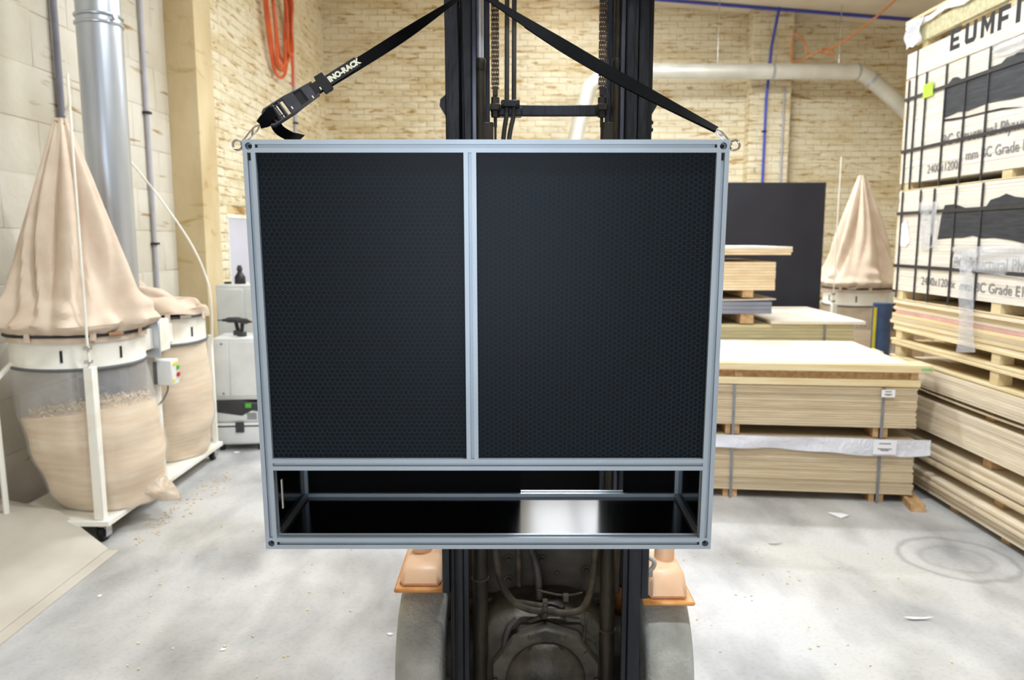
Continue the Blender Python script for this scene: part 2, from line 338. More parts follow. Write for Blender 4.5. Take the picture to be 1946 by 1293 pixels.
    def mesh(s, name, mat, bevel=0.0, seg=1):
        me = bpy.data.meshes.new(name); me.from_pydata(s.v, [], s.f); me.polygons.foreach_set('use_smooth', s.sm)
        bm = bmesh.new(); bm.from_mesh(me); bmesh.ops.remove_doubles(bm, verts=bm.verts, dist=1e-6)
        if bevel: bmesh.ops.bevel(bm, geom=[e for e in bm.edges if len(e.link_faces) == 2 and e.calc_face_angle(0) > .5], offset=bevel, segments=seg, affect='EDGES', profile=.6)
        bmesh.ops.recalc_face_normals(bm, faces=bm.faces); bm.to_mesh(me); bm.free()
        if mat: me.materials.append(M[mat] if isinstance(mat, str) else mat)
        me.set_sharp_from_angle(angle=R(40))
        return me
    def build(s, name, mat, parent=None, bevel=0.0, seg=1, loc=None, rot=None):
        return link(name, s.mesh(name, mat, bevel, seg), parent, loc, rot)
def link(name, me, parent=None, loc=None, rot=None):
    o = bpy.data.objects.new(name, me); C.objects.link(o); o.parent = parent
    if loc is not None: o.location = loc
    if rot is not None: o.rotation_euler = rot
    return o
def thing(name, label, cat, loc=(0, 0, 0), rotz=0.0, group=None, rotx=0.0):
    o = bpy.data.objects.new(name, None); C.objects.link(o); o.empty_display_size = .1
    o.location = loc; o.rotation_euler = (rotx, 0, rotz); return tag(o, label, cat, group)
def tag(o, label, cat, group=None):
    o['label'] = label; o['category'] = cat
    if group: o['group'] = group
    return o
def struct(o, label=None, cat=None):
    o['kind'] = 'structure'
    if label: o['label'] = label
    if cat: o['category'] = cat
    return o
def stuff(o): o['kind'] = 'stuff'; return o
def spline(pts, n=8):
    """Catmull-Rom through points"""
    P = [Vector(p) for p in pts]; out = []
    for i in range(len(P)-1):
        p0, p1, p2, p3 = P[max(i-1, 0)], P[i], P[i+1], P[min(i+2, len(P)-1)]
        for k in range(n):
            t = k/n
            out.append(.5*((2*p1)+(p2-p0)*t+(2*p0-5*p1+4*p2-p3)*t*t+(3*p1-p0-3*p2+p3)*t**3))
    out.append(P[-1]); return out
def at(px, py, Y):
    """a point of the place at forward distance Y seen at this spot of the photograph"""
    dx, dy = (px-973)/FPX, (py-646.5)/FPX
    f = cos(PITCH)-dy*sin(PITCH); k = Y/f
    return Vector((dx*k, Y, CAMH-k*(sin(PITCH)+dy*cos(PITCH))))
def text_mesh(body, size, extrude=.0006, shear=0.0, offset=0.0, space=1.0, name='text'):
    cu = bpy.data.curves.new(name, 'FONT'); cu.body = body; cu.size = size; cu.extrude = extrude; cu.shear = shear
    cu.offset = offset; cu.space_character = space; cu.resolution_u = 3
    o = bpy.data.objects.new(name, cu); C.objects.link(o)
    dg = bpy.context.evaluated_depsgraph_get(); me = bpy.data.meshes.new_from_object(o.evaluated_get(dg), depsgraph=dg)
    bpy.data.objects.remove(o); bpy.data.curves.remove(cu); return me

# ------------------------------------------------------------------ the setting
XL, XL2, YST, YB, ZC, XR, YF = -3.35, -3.07, 7.68, 12.95, 5.98, 7.2, -5.0
def ceil_z(x): return 5.52-.076*(x-2.4)
DY0, DY1, DZ = 8.32, 9.4, 2.03       # doorway in the far part of the left wall
fl = MB().box(XL-.3, XR+.3, YF-6, YB+.3, -.15, 0).build('floor', 'floor'); struct(fl, 'stained pale concrete workshop floor', 'floor')
cm = MB(); ca_, cb_ = XL-.3, XR+.3
cm.add([(x, y, ceil_z(x)+d) for d in (0, .12) for (x, y) in ((ca_, YF-.3), (cb_, YF-.3), (cb_, YB+.3), (ca_, YB+.3))], [(3, 2, 1, 0), (4, 5, 6, 7), (0, 1, 5, 4), (1, 2, 6, 5), (2, 3, 7, 6), (3, 0, 4, 7)])
ce = cm.build('ceiling', 'ceil'); struct(ce, 'cream lined ceiling above the workshop', 'ceiling')
wl = MB(); wl.box(XL-.3, XL, YF-.3, YST, 0, ZC); wl.box(XL2-.12, XL2, YST, DY0, 0, ZC); wl.box(XL-.3, XL2, YST, YST+.12, 0, ZC); wl.box(XL2-.12, XL2, DY1, YB+.3, 0, ZC); wl.box(XL2-.12, XL2, DY0, DY1, DZ, ZC)
wl = wl.build('wall_left', 'mortar'); struct(wl, 'cream painted masonry wall behind the dust collector', 'wall')
wb = MB().box(XL2, XR, YB, YB+.3, 0, ZC); wb.box(3.84, 4.48, YB-.28, YB, 0, ZC)
wb = wb.build('wall_back', 'mortar'); struct(wb, 'cream painted brick wall at the far end', 'wall')
wr = MB().box(XR, XR+.3, YF-.3, YB+.3, 0, ZC).build('wall_right', 'plaster'); struct(wr, 'cream wall behind the stacked timber', 'wall')
wf = MB(); wf.box(XL, -1.55, YF-.3, YF, 0, ZC); wf.box(.95, XR, YF-.3, YF, 0, ZC); wf.box(-1.55, .95, YF-.3, YF, 3.45, ZC)
wf = wf.build('wall_front', 'plaster'); struct(wf, 'wall with the open roller door behind the photographer', 'wall')
# plastered return where the left wall steps into the room, and its corner
pl = MB().box(XL+.001, XL2+.012, YST-.012, YST+.41, 0, ZC).build('plaster_facing', 'plaster', wl)
# white side room behind the doorway
sr = MB(); x0, x1, ya, yb = XL2-2.6, XL2-.121, YST+.125, DY1+2
sr.box(x0-.1, x0, ya, yb, 0, 2.6); sr.box(x0, x1, ya, ya+.02, 0, 2.6); sr.box(x0, x1, yb, yb+.1, 0, 2.6); sr.box(x0, x1, ya, yb, 2.6, 2.7)
sr = sr.build('wall_side_room', 'whitewall'); struct(sr, 'white walled side room seen through the doorway', 'wall')
area('side_room_fill', (XL2-1.3, DY1+.6, 2.55), (0, 0, 0), .6, .6, 45, (.95, .96, 1))  # unseen fill light added to brighten the side room
tr = MB().box(XL2-.125, XL2+.02, DY0-.03, DY1+.03, DZ-.01, DZ+.03)
tr.box(XL2-.125, XL2+.012, DY0-.01, DY0+.01, 0, DZ); tr.box(XL2-.125, XL2+.012, DY1-.01, DY1+.01, 0, DZ)
struct(tr.build('trim_1', 'whitepaint'), 'white trim around the side room doorway', 'trim')

def brick_meshes(w, h, d, mat, n=6, jag=.006):
    out = []
    for i in range(n):
        rg = random.Random(i*13+int(w*1000)); j = lambda a: rg.uniform(-a, a)
        hx, hz = w/2, h/2; k = min(.013, h*.16)
        base = [(-hx, 0, -hz), (hx, 0, -hz), (hx, 0, hz), (-hx, 0, hz)]
        mid = [(x*(1+j(.004)), -d*.55, z+j(jag*.5)) for x, _, z in base]
        top = [(x-math.copysign(k, x)+j(jag), -d+j(d*.22), z-math.copysign(k*.8, z)+j(jag)) for x, _, z in base]
        b = MB().add(base+mid+top, [(a, (a+1) % 4, 4+(a+1) % 4, 4+a) for a in range(4)]+[(4+a, 4+(a+1) % 4, 8+(a+1) % 4, 8+a) for a in range(4)]+[(8, 9, 10, 11)], False)
        out.append(b.mesh('brick', mat))
    return out
def visible(p):
    v = Vector(p)-Vector((0, 0, CAMH)); z = v.y*cos(PITCH)-v.z*sin(PITCH); y = -v.z*cos(PITCH)-v.y*sin(PITCH)
    if z < .1: return False
    px, py = 973+FPX*v.x/z, 646.5+FPX*y/z
    if not (-30 < px < 1976 and -30 < py < 1323): return False
    return not (500 < px < 1335 and 300 < py < 1000)
def brick_field(parent, name, variants, rects, u, w, h, rotz, limit=300, gap=.006):
    """courses of bricks on rectangles (origin, length, z0, z1) of a wall; the ones that show largest are parts, the rest one part"""
    u = Vector(u); spots = []
    for (o, u1, z0, z1) in rects:
        o = Vector(o); row = math.ceil(z0/(h+gap)-1e-6); ph = (o.dot(u)) % (w+gap)
        while row*(h+gap)+h <= z1+.001:
            z = row*(h+gap); a = -ph-(w+gap)*(.5 if row % 2 else 0)
            while a < u1:
                lo, hi = max(a, 0), min(a+w, u1)
                if hi-lo > w*.08:
                    c = o+u*((lo+hi)/2); c.z = z+h/2; spots.append((c, (hi-lo)/w))
                a += w+gap
            row += 1
    rg = random.Random(5); vis = [s for s in spots if visible(s[0])]; vis.sort(key=lambda s: (s[0]-cam.location).length)
    chosen = vis[:limit]; ids = {id(s) for s in chosen}; rest = [s for s in spots if id(s) not in ids]
    for c, sx in chosen:
        b = link(name, variants[rg.randrange(len(variants))], parent, c, (R(rg.uniform(-.5, .5)), R(rg.uniform(-.35, .35)), rotz)); b.scale = (sx, rg.uniform(.75, 1.25), 1)
    if rest:
        arrs = []
        for me in variants:
            co = np.empty(len(me.vertices)*3); me.vertices.foreach_get('co', co); arrs.append((co.reshape(-1, 3), [tuple(p.vertices) for p in me.polygons]))
        V, F = [], []; cz, sz = cos(rotz), sin(rotz); off = 0
        for c, sx in rest:
            co, fs = arrs[rg.randrange(len(arrs))]; q = co*np.array([sx, rg.uniform(.75, 1.25), 1])
            p = np.stack([q[:, 0]*cz-q[:, 1]*sz+c.x, q[:, 0]*sz+q[:, 1]*cz+c.y, q[:, 2]+c.z], 1); V.append(p)
            F += [tuple(i+off for i in f) for f in fs]; off += len(co)
        me = bpy.data.meshes.new('brickwork'); me.from_pydata(np.concatenate(V).tolist(), [], F); me.materials.append(variants[0].materials[0])
        o_ = stuff(link('brickwork', me, parent))
VB = brick_meshes(.25, .092, .011, 'brick', jag=.009); VK = brick_meshes(.92, .37, .006, 'block', jag=.006)
a0 = YST+.42
brick_field(wl, 'brick', VB, [((XL2, a0, 0), DY0-.012-a0, 0, ZC), ((XL2, DY0-.012, 0), DY1-DY0+.024, DZ+.035, ZC), ((XL2, DY1+.012, 0), YB-DY1-.012, 0, ZC)], (0, 1, 0), .25, .092, pi/2)
brick_field(wl, 'block', VK, [((XL, 2.2, 0), YST-2.215, 0, ZC)], (0, 1, 0), .92, .37, pi/2, gap=.004)
brick_field(wb, 'brick', VB, [((XL2, YB, 0), 3.84-XL2, .8, ZC), ((4.48, YB, 0), XR-4.48, .8, ZC)], (1, 0, 0), .25, .092, 0, limit=270)
brick_field(wb, 'pilaster_brick', VB, [((3.84, YB-.28, 0), .64, .8, ZC)], (1, 0, 0), .25, .092, 0, limit=30)
brick_field(wb, 'return_brick', VB, [((3.84, YB-.28, 0), .28, .8, ZC)], (0, 1, 0), .25, .092, -pi/2, limit=0)
# unseen glowing panels added for the crate floor reflection (just below the ceiling lining)
for i, (x, y, sx, sy) in enumerate(((0.93, 10.3, 1.3, 3.8), (3.2, 6.6, 1.0, 3.0))):
    t = thing('added_skylight', ['glowing roof panel added close to the far brick wall', 'glowing roof panel added above the timber stacks'][i], 'added_skylight', (x, y, ceil_z(x+sx/2)-.05))
    MB().box(-sx/2, sx/2, -sy/2, sy/2, 0, .02).build('glow_sheet', 'roof_glow', t)
    f = MB()
    for s in (-1, 1): f.box(s*sx/2-.03, s*sx/2+.03, -sy/2-.03, sy/2+.03, -.02, .03); f.box(-sx/2-.03, sx/2+.03, s*sy/2-.03, s*sy/2+.03, -.02, .03)
    f.build('frame', 'whitepaint', t)
    MB().box(.06, .14, -sy/2, sy/2, -.02, .0).build('reflection_bar', 'mast', t)  # dark bar added to split the reflection in the crate floor
def batten(x, y, power, i):
    t = thing('batten_light', ['long workshop lamp nearest the far brick wall', 'long workshop lamp above the far timber', 'long workshop lamp over the forklift', 'long workshop lamp behind the photographer', 'long workshop lamp by the dust collector'][i], 'lamp', (x, y, 4.85))
    MB().box(-.75, .75, -.11, .11, .02, .09).build('housing', 'whitepaint', t, bevel=.01)
    MB().box(-.72, .72, -.09, .09, .0, .018).build('diffuser', 'tube', t)
    for s in (-.5, .5): MB().cyl((s, 0, .09), (s, 0, ceil_z(x+s)-4.85), .006, n=8).build('hanger', 'steel', t)
    a = area('lamp_light', (0, 0, -.02), (0, 0, 0), 1.4, .18, power, LAMP_COL); a.parent = t
for i, (x, y, p) in enumerate(LAMPS): batten(x, y, p, i)

# ------------------------------------------------------------------ aluminium crate hanging from the strap
CW, CH, CD, E = 1.153, 1.031, 0.34, .030
crate = thing('aluminium_crate', 'aluminium framed crate with black honeycomb panels hanging in front of the forklift', 'crate', (-.0615, 1.889, 1.001), rotx=R(2.3))
PROF = []
for k in range(4):
    for (x, y) in ((-15, -15), (-4.2, -15), (-4.2, -13), (-8, -13), (-8, -11.5), (-4.5, -7.6), (4.5, -7.6), (8, -11.5), (8, -13), (4.2, -13), (4.2, -15)):
        for _ in range(k): x, y = -y, x
        PROF.append((x/1000, y/1000))
def rail(name, p0, axis, length, parent=crate, mat='alu'):
    fn = {'x': lambda u, v, d: (p0[0]+d, p0[1]+u, p0[2]+v), 'y': lambda u, v, d: (p0[0]+u, p0[1]+d, p0[2]+v), 'z': lambda u, v, d: (p0[0]+u, p0[1]+v, p0[2]+d)}[axis]
    return MB().prism(PROF, fn, 0, length).build(name, mat, parent)
hx = CW/2; e2 = E/2
def corner_cube(x, y, z, hole=True):
    b = MB(); n = 32; r = .0085; a = .015
    sq = []
    for i in range(n):
        t = 2*pi*i/n+pi/4; c, s_ = cos(t), sin(t); k = a/max(abs(c), abs(s_)); sq.append((c*k, s_*k))
    ci = [(r*cos(2*pi*i/n+pi/4), r*sin(2*pi*i/n+pi/4)) for i in range(n)]
    V = [(x+u, y-a, z+v) for u, v in sq]+[(x+u, y-a, z+v) for u, v in ci]+[(x+u*.98, y-a+.016, z+v*.98) for u, v in ci]+[(x+u, y+a, z+v) for u, v in sq]
    F = []
    for i in range(n):
        j = (i+1) % n; F += [(i, j, n+j, n+i), (n+i, n+j, 2*n+j, 2*n+i), (i, j, 3*n+j, 3*n+i)]
    F += [tuple(range(2*n, 3*n)), tuple(range(3*n, 4*n))]
    o = b.add(V, F).build('corner_joint', 'alu', crate)
    MB().cyl((x, y-.0005, z), (x, y-.0065, z), .0052, n=6, smooth=False).build('cap_screw', 'dark', o)
for sx in (-1, 1):
    for z in (e2, CH-e2):
        corner_cube(sx*(hx-e2), e2, z)
    rail('corner_post', (sx*(hx-e2), e2, E), 'z', CH-2*E)
    rail('rear_post', (sx*(hx-e2), CD-e2, 0), 'z', CH)
    for z in (e2, CH-e2, .228): rail('side_rail', (sx*(hx-e2), E, z), 'y', CD-2*E)
for z, nm in ((e2, 'bottom_rail'), (CH-e2, 'top_rail'), (.228, 'middle_rail')):
    rail(nm, (-hx+E, e2, z), 'x', CW-2*E)
    if nm != 'middle_rail': rail('rear_rail', (-hx+E, CD-e2, z), 'x', CW-2*E)
xc = -.0385
rail('centre_post', (xc, e2, .243), 'z', CH-E-.243)
def panel(name, x0, x1, z0, z1, y, mat, t=.009):
    return MB().box(-(x1-x0)/2, (x1-x0)/2, -t/2, t/2, -(z1-z0)/2, (z1-z0)/2).build(name, mat, crate, loc=((x0+x1)/2, y, (z0+z1)/2))
p = panel('front_panel', -hx+E-.006, xc-e2+.006, .243-.006, CH-E+.006, .0165, 'hexpointy'); p['label'] = 'narrower black honeycomb panel'
p = panel('front_panel', xc+e2-.006, hx-E+.006, .243-.006, CH-E+.006, .0165, 'hexflat'); p['label'] = 'wider black honeycomb panel'
MB().box(-hx+E-.005, hx-E+.005, E-.006, CD-E+.006, .0105, .0195).build('floor_panel', 'blackply', crate)
MB().box(-hx+E-.005, hx-E+.005, E-.006, CD-E+.006, .2225, .2315).build('shelf_panel', 'blackply_matt', crate)
MB().box(-hx+E, hx-E, .03, CD-.03, CH-.021, CH-.012).build('lid_panel', 'blackply_matt', crate)
for sx in (-1, 1):
    MB().box(sx*(hx-e2)-.0045, sx*(hx-e2)+.0045, E-.006, CD-E+.006, E-.006, CH-E+.006).build('side_panel', 'blackply', crate)
# rear skin: closed above the shelf, and on both sides of a gap below it
MB().box(-hx+E-.005, hx-E+.005, CD-e2-.004, CD-e2+.004, .235, CH-E+.006).build('rear_panel', 'shade_black', crate)
MB().box(-hx+E-.005, .088, CD-e2-.004, CD-e2+.004, E-.006, .24).build('rear_panel', 'shade_black', crate)  # left piece widened to cut the reflection in the crate floor
MB().box(.395, hx-E+.005, CD-e2-.004, CD-e2+.004, E-.006, .24).build('rear_panel', 'shade_black', crate)
# dark slot fasteners next to the joints
b = MB()
for sx in (-1, 1):
    b.box(sx*(hx-e2)-.003, sx*(hx-e2)+.003, .0035, .007, CH-E-.018, CH-E-.001)
    b.box(sx*(hx-E)-.004, sx*(hx-E)+.004, .0035, .007, CH-e2-.003, CH-e2+.003)
    b.box(sx*(hx-E)-.004, sx*(hx-E)+.004, .0035, .007, e2-.003, e2+.003)
b.build('slot_insert', 'dark', crate)
MB().box(-hx+E+.002, -hx+E+.005, .05, .058, .09, .17).build('edge_strip', 'labelcream', crate)
# eye bolts on the two upper corners
cmat = Matrix.Translation(crate.location) @ crate.rotation_euler.to_matrix().to_4x4()
EYE = {}
for sx in (-1, 1):
    c = Vector((sx*(hx+.0155), e2, CH-e2+.003))
    ring = [c+Vector((.0115*cos(t), 0.002*sin(2*t), .0115*sin(t))) for t in [2*pi*i/28 for i in range(28)]]
    eb = MB().tube(ring, .0028, 8, closed=True); eb.cyl((sx*hx-.004*sx, e2, CH-e2+.003), (sx*(hx+.006), e2, CH-e2+.003), .0032, n=10); eb.cyl((sx*hx, e2, CH-e2+.003), (sx*(hx+.003), e2, CH-e2+.003), .0065, n=14)
    eb.build('eye_bolt', 'steel', crate); EYE[sx] = cmat @ c

# ------------------------------------------------------------------ webbing strap with ratchet, hooks and hanging shackle
AP = at(899, -22, 2.03)
strap = thing('tie_down_strap', 'black webbing tie down strap with ratchet buckle holding up the crate', 'strap', AP)
def L_(p): return Vector(p)-AP
def ribbon(name, pts, ups, width, thick, mat='webbing', parent=strap):
    """flat band through world points; ups: direction of its width at each point"""
    P = [L_(p) for p in pts]; n = len(P); vs = []; fs = []
    for i in range(n):
        t = (P[min(i+1, n-1)]-P[max(i-1, 0)]).normalized(); w = Vector(ups[i]); w = (w-t*w.dot(t)).normalized(); nn = t.cross(w)
        for (a, b_) in ((-1, -1), (1, -1), (1, 1), (-1, 1)): vs.append(P[i]+w*(a*width/2)+nn*(b_*thick/2))
    for i in range(n-1):
        for k in range(4): fs.append((i*4+k, i*4+(k+1) % 4, (i+1)*4+(k+1) % 4, (i+1)*4+k))
    fs += [(3, 2, 1, 0), (n*4-4, n*4-3, n*4-2, n*4-1)]
    return MB().add(vs, fs, True).build(name, mat, parent)
def lerp(a, b, t): return Vector(a)*(1-t)+Vector(b)*t
def mixup(keys, t):
    for (t0, a), (t1, b) in zip(keys, keys[1:]):
        if t <= t1: return lerp(a, b, (t-t0)/(t1-t0))
    return Vector(keys[-1][1])
SL = at(491, 238, 1.868)      # lower end of the ratchet side
SR = at(1362, 246, 1.868)     # lower end of the plain side
ul = (AP-SL).normalized(); fwd = Vector((0, 1, 0))
ml = .207e-3
vl = Vector((-ul.z, 0, ul.x)).normalized(); vl = (vl-ul*vl.dot(ul)).normalized(); nl = ul.cross(vl).normalized()
if nl.y > 0: nl = -nl      # nl looks to the camera
def LP(s, v, w=0.0): return SL+ul*(s*ml)+vl*(v*ml)+nl*(w*ml)
Lm = Matrix((ul, vl, nl)).transposed()
ptsL = [SL+(AP-SL)*(.175+(1-.175)*i/30) for i in range(31)]
eL = (AP-Vector((0, 0, CAMH))).normalized()
upsL = [mixup([(0, vl), (.36, vl), (.62, vl*.72-eL*.6), (.9, vl*.25-eL*.97), (1, -eL)], i/30) for i in range(31)]
ptsL = [p+Vector((0, 0, -.006*sin(pi*i/30))) for i, p in enumerate(ptsL)]
ribbon('webbing', ptsL, upsL, .028, .0026)
vr_ = (AP-SR).normalized(); vr = Vector((-vr_.z, 0, vr_.x)).normalized(); nr = Vector((0, -1, 0))
ptsR = [SR+(AP-SR)*(i/34)+Vector((0, 0, -.012*sin(pi*i/34))) for i in range(35)]
upsR = [mixup([(0, vr*.55+nr*.8), (.35, vr+nr*.25), (.6, vr+nr*.15), (.8, vr*.6-eL*.7), (.95, vr*.3-eL*.95), (1, -eL)], i/34) for i in range(35)]
ribbon('webbing', ptsR, upsR, .031, .0026)
ptsR2 = [p+Vector((-.002, .003, -.0045)) for p in ptsR[:27]]
ribbon('webbing_fold', ptsR2, [u+nr*.35 for u in upsR[:27]], .027, .0022)
# label sewn to the band
lab = MB().obox(LP(1165, 0, 9), (440*ml, 128*ml, 6*ml), Lm).build('label_patch', 'blackpl', strap); lab.location = -AP
me = text_mesh('INO-RACK', .0186, .0002, offset=.0011, space=1.0, name='lettering'); me.materials.append(M['labelcream'])
# the band runs uphill to the right; lettering follows it and faces the camera
tx = link('lettering', me, strap); tb = LP(972, -18, 13.5)
vdir = vl if vl.z > 0 else -vl
tm = Matrix((ul, vdir, ul.cross(vdir))).transposed(); tx.rotation_euler = tm.to_euler()
tx.location = tb-AP-vdir*(12*ml)
st = MB()
for v in (-56, 56): st.obox(LP(1165, v, 12.5), (430*ml, 3*ml, 1.5*ml), Lm)
for s_ in (952, 1378): st.obox(LP(s_, 0, 12.5), (3*ml, 112*ml, 1.5*ml), Lm)
st.build('stitching', 'buckle', strap).location = -AP
def sbuild(b, name, mat, bevel=0.0):
    o = b.build(name, mat, strap, bevel=bevel); o.location = -AP; return o
# keeper loop around the band
b = MB(); b.obox(LP(905, 0, 22), (118*ml, 232*ml, 12*ml), Lm); b.obox(LP(905, 0, -22), (110*ml, 215*ml, 10*ml), Lm)
for v in (-110, 110): b.obox(LP(905, v, 0), (100*ml, 14*ml, 54*ml), Lm)
sbuild(b, 'keeper', 'blackpl', .0012)
# ratchet: side plates, handle with its window, spool, pawl, inner bar
V2 = lambda pl, w0, w1: MB().prism(pl, lambda u, v, d: LP(u, v, d), w0, w1)
for sg in (-1, 1):
    side = [(110, sg*86), (150, sg*112), (430, sg*112), (560, sg*98), (790, sg*84), (790, sg*72), (560, sg*84), (420, sg*98), (170, sg*96), (130, sg*76)]
    sbuild(V2(side, -46, 46), 'side_plate', 'buckle')
hp = V2([(400, -100), (535, -92), (535, 92), (400, 100)], 34, 46); sbuild(hp, 'handle_plate', 'buckle')
hp = V2([(640, -84), (745, -80), (745, 80), (640, 84)], 34, 46); sbuild(hp, 'handle_grip', 'buckle')
sbuild(V2([(530, -88), (645, -84), (645, 84), (530, 88)], 16, 26), 'pawl_plate', 'blackpl')
sbuild(V2([(735, -66), (868, -66), (868, 66), (735, 66)], 10, 26), 'end_tongue', 'blackpl')
b = MB().cyl(LP(250, -104), LP(250, 104), 46*ml, n=20); b.cyl(LP(330, -104, 18), LP(330, 104, 18), 24*ml, n=16); b.cyl(LP(190, -104, 10), LP(190, 104, 10), 20*ml, n=16)
sbuild(b, 'spool', 'blackpl')
b = MB(); b.obox(LP(300, -60, 38), (70*ml, 10*ml, 20*ml), Lm); b.obox(LP(300, 66, 38), (70*ml, 10*ml, 20*ml), Lm); b.obox(LP(398, 0, 26), (26*ml, 200*ml, 22*ml), Lm)
sbuild(b, 'pawl', 'buckle')
b = MB()
for s_, v in ((430, 52), (700, 76), (832, 40)):
    b.obox(LP(s_, -v, 48), (14*ml, 34*ml, 4*ml), Lm)
sbuild(b, 'rivet', 'labelcream')
# short bands from the ratchet to the hook and the loose tail over the back of the crate
ribbon('hook_band', [LP(20, 0, 0), LP(90, 8, 14), LP(180, 20, 40), LP(240, 10, 52)], [vl*.5+nl, vl*.8+nl*.5, vl, vl], .026, .003)
ribbon('hook_band', [LP(18, -4, -4), LP(90, -14, -14), LP(190, -16, -20)], [vl*.5+nl, vl*.8, vl], .024, .003)
q = spline([LP(180, -60, -10), at(530, 246, 1.90), at(549, 258, 1.94), at(561, 260.5, 1.985), at(572, 263, 2.08)], 5)
ribbon('loose_tail', q, [Vector((.75, 0, .66))]*len(q), .026, .0026)
def snap_hook(P, Q, parent=strap):
    """wire snap hook between the band end P and the eye Q"""
    d = (Q-P); ln = d.length; u = d.normalized(); s_ = Vector((-u.z, 0, u.x))*.006; k = Vector((0, -.0045, 0))
    lp = spline([P, P+u*ln*.25+s_*.9, P+u*ln*.75+s_*.7, Q+u*.004+k, P+u*ln*.75-s_*.7, P+u*ln*.25-s_*.9, P+u*.001], 6)
    o = MB().tube(lp, .0021, 8).cyl(P+u*ln*.3-s_*.9, P+u*ln*.52+s_*.8, .0026, n=8).build('snap_hook', 'steel', parent); o.location = -AP
snap_hook(LP(12, -2, 0), EYE[-1]+Vector((.012, 0, .004))); snap_hook(SR+Vector((-.002, 0, 0)), EYE[1]+Vector((-.012, 0, .004)))
# shackle and chain that hang from the fork above
sh = MB(); c = AP+Vector((0, 0, .004))
sh.cyl(c+Vector((0, -.034, 0)), c+Vector((0, .034, 0)), .008, n=14)
bow = spline([c+Vector((0, -.026, 0)), c+Vector((0, -.03, .05)), c+Vector((0, 0, .085)), c+Vector((0, .03, .05)), c+Vector((0, .026, 0))], 6)
sh.tube(bow, .0065, 10)
sk = thing('lifting_shackle', 'steel lifting shackle at the top of the black strap', 'shackle', c)
o = sh.build('bow', 'steel', sk); o.location = -c
o = MB().cyl(c+Vector((0, -.036, 0)), c+Vector((0, -.044, 0)), .012, n=6).build('pin_head', 'steel', sk); o.location = -c

# ------------------------------------------------------------------ forklift
FX, FY = .112, 2.40
fk = thing('forklift', 'dusty orange forklift with black mast standing behind the hanging crate', 'forklift', (FX, FY, 0))
def fb(b, name, mat, bevel=0.0, parent=None): return b.build(name, mat, parent or fk, bevel=bevel)
ZT = 3.3
def channel(x0, x1, y0, y1, open_sx, z0, z1, t=.014):
    """C section: web on the outer side, flanges front and back, open towards open_sx"""
    b = MB(); xw = (x0, x0+t) if open_sx > 0 else (x1-t, x1)
    b.box(xw[0], xw[1], y0, y1, z0, z1); b.box(x0, x1, y0, y0+t, z0, z1); b.box(x0, x1, y1-t, y1, z0, z1); return b
for s in (-1, 1):
    # outer rail
    xo, xi = (.3155, .274)
    fb(channel(*sorted((s*xo, s*xi)), 0, .12, -s, .06, 2.65), 'outer_rail', 'mast', .003)
    xo, xi = (.270, .236)
    fb(channel(*sorted((s*xo, s*xi)), .004, .11, -s, .95, ZT), 'inner_rail', 'mast', .003)
    fb(MB().box(*sorted((s*.2735, s*.256)), .012, .03, .06, .95), 'wear_strip', 'mast', .002)
    fb(MB().box(*sorted((s*.236, s*.2215)), .03, .05, .95, ZT), 'rail_edge', 'mastedge', .002)
    fb(MB().box(*sorted((s*.212, s*.182)), .09, .10, .9, ZT), 'rail_web', 'mast', .002)
    # lift cylinder with chromed rod, gland and clamp ring
    cx = -.211 if s < 0 else .215
    cy = fb(MB().cyl((cx, .062, .95), (cx, .062, 2.345), .0165, n=24), 'lift_cylinder', 'greasy')
    fb(MB().cyl((cx, .062, 2.345), (cx, .062, ZT), .0115 if s < 0 else .013, n=24), 'rod', 'chrome' if s < 0 else 'greasy', parent=cy)
    fb(MB().lathe([(.0165, 2.315), (.0185, 2.318), (.0185, 2.345), (.0165, 2.352), (.010, 2.354)], 24, (cx, .062, 0)), 'gland', 'greasy', parent=cy)
    lc = s*.2235
    lo = fb(MB().cyl((lc, .14, .10), (lc, .14, .96), .027, n=24), 'cylinder_base', 'greasy')
    fb(MB().tube([(lc+.0285*cos(t), .14+.0285*sin(t), .62 if s < 0 else .43) for t in [2*pi*i/24 for i in range(24)]], .003, 6, closed=True), 'clamp_ring', 'dirtyhose', parent=lo)
    fb(MB().box(*sorted((s*.2165, s*.17)), .05, .07, 1.98, 2.16), 'bracket', 'greasy', .003)
    # stop block on the outside of the mast
    poly = [(0, 2.24), (.018, 2.225), (.02, 2.205), (0, 2.172)]
    fb(MB().prism(poly, lambda u, v, d: (s*(.3155+u), d, v), .03, .10), 'stop_block', 'mast')
for z in (2.158, 2.136): fb(MB().cyl((.3155, .05, z), (.3245, .05, z), .009, n=6, smooth=False).cyl((.3245, .05, z), (.3285, .05, z), .005, n=8), 'rail_bolt', 'dark')
fb(MB().cyl((-.297, -.001, 2.518), (-.297, .004, 2.518), .013, n=24), 'mast_hole_disc', 'dark')  # flat dark disc in place of the shade inside a hole
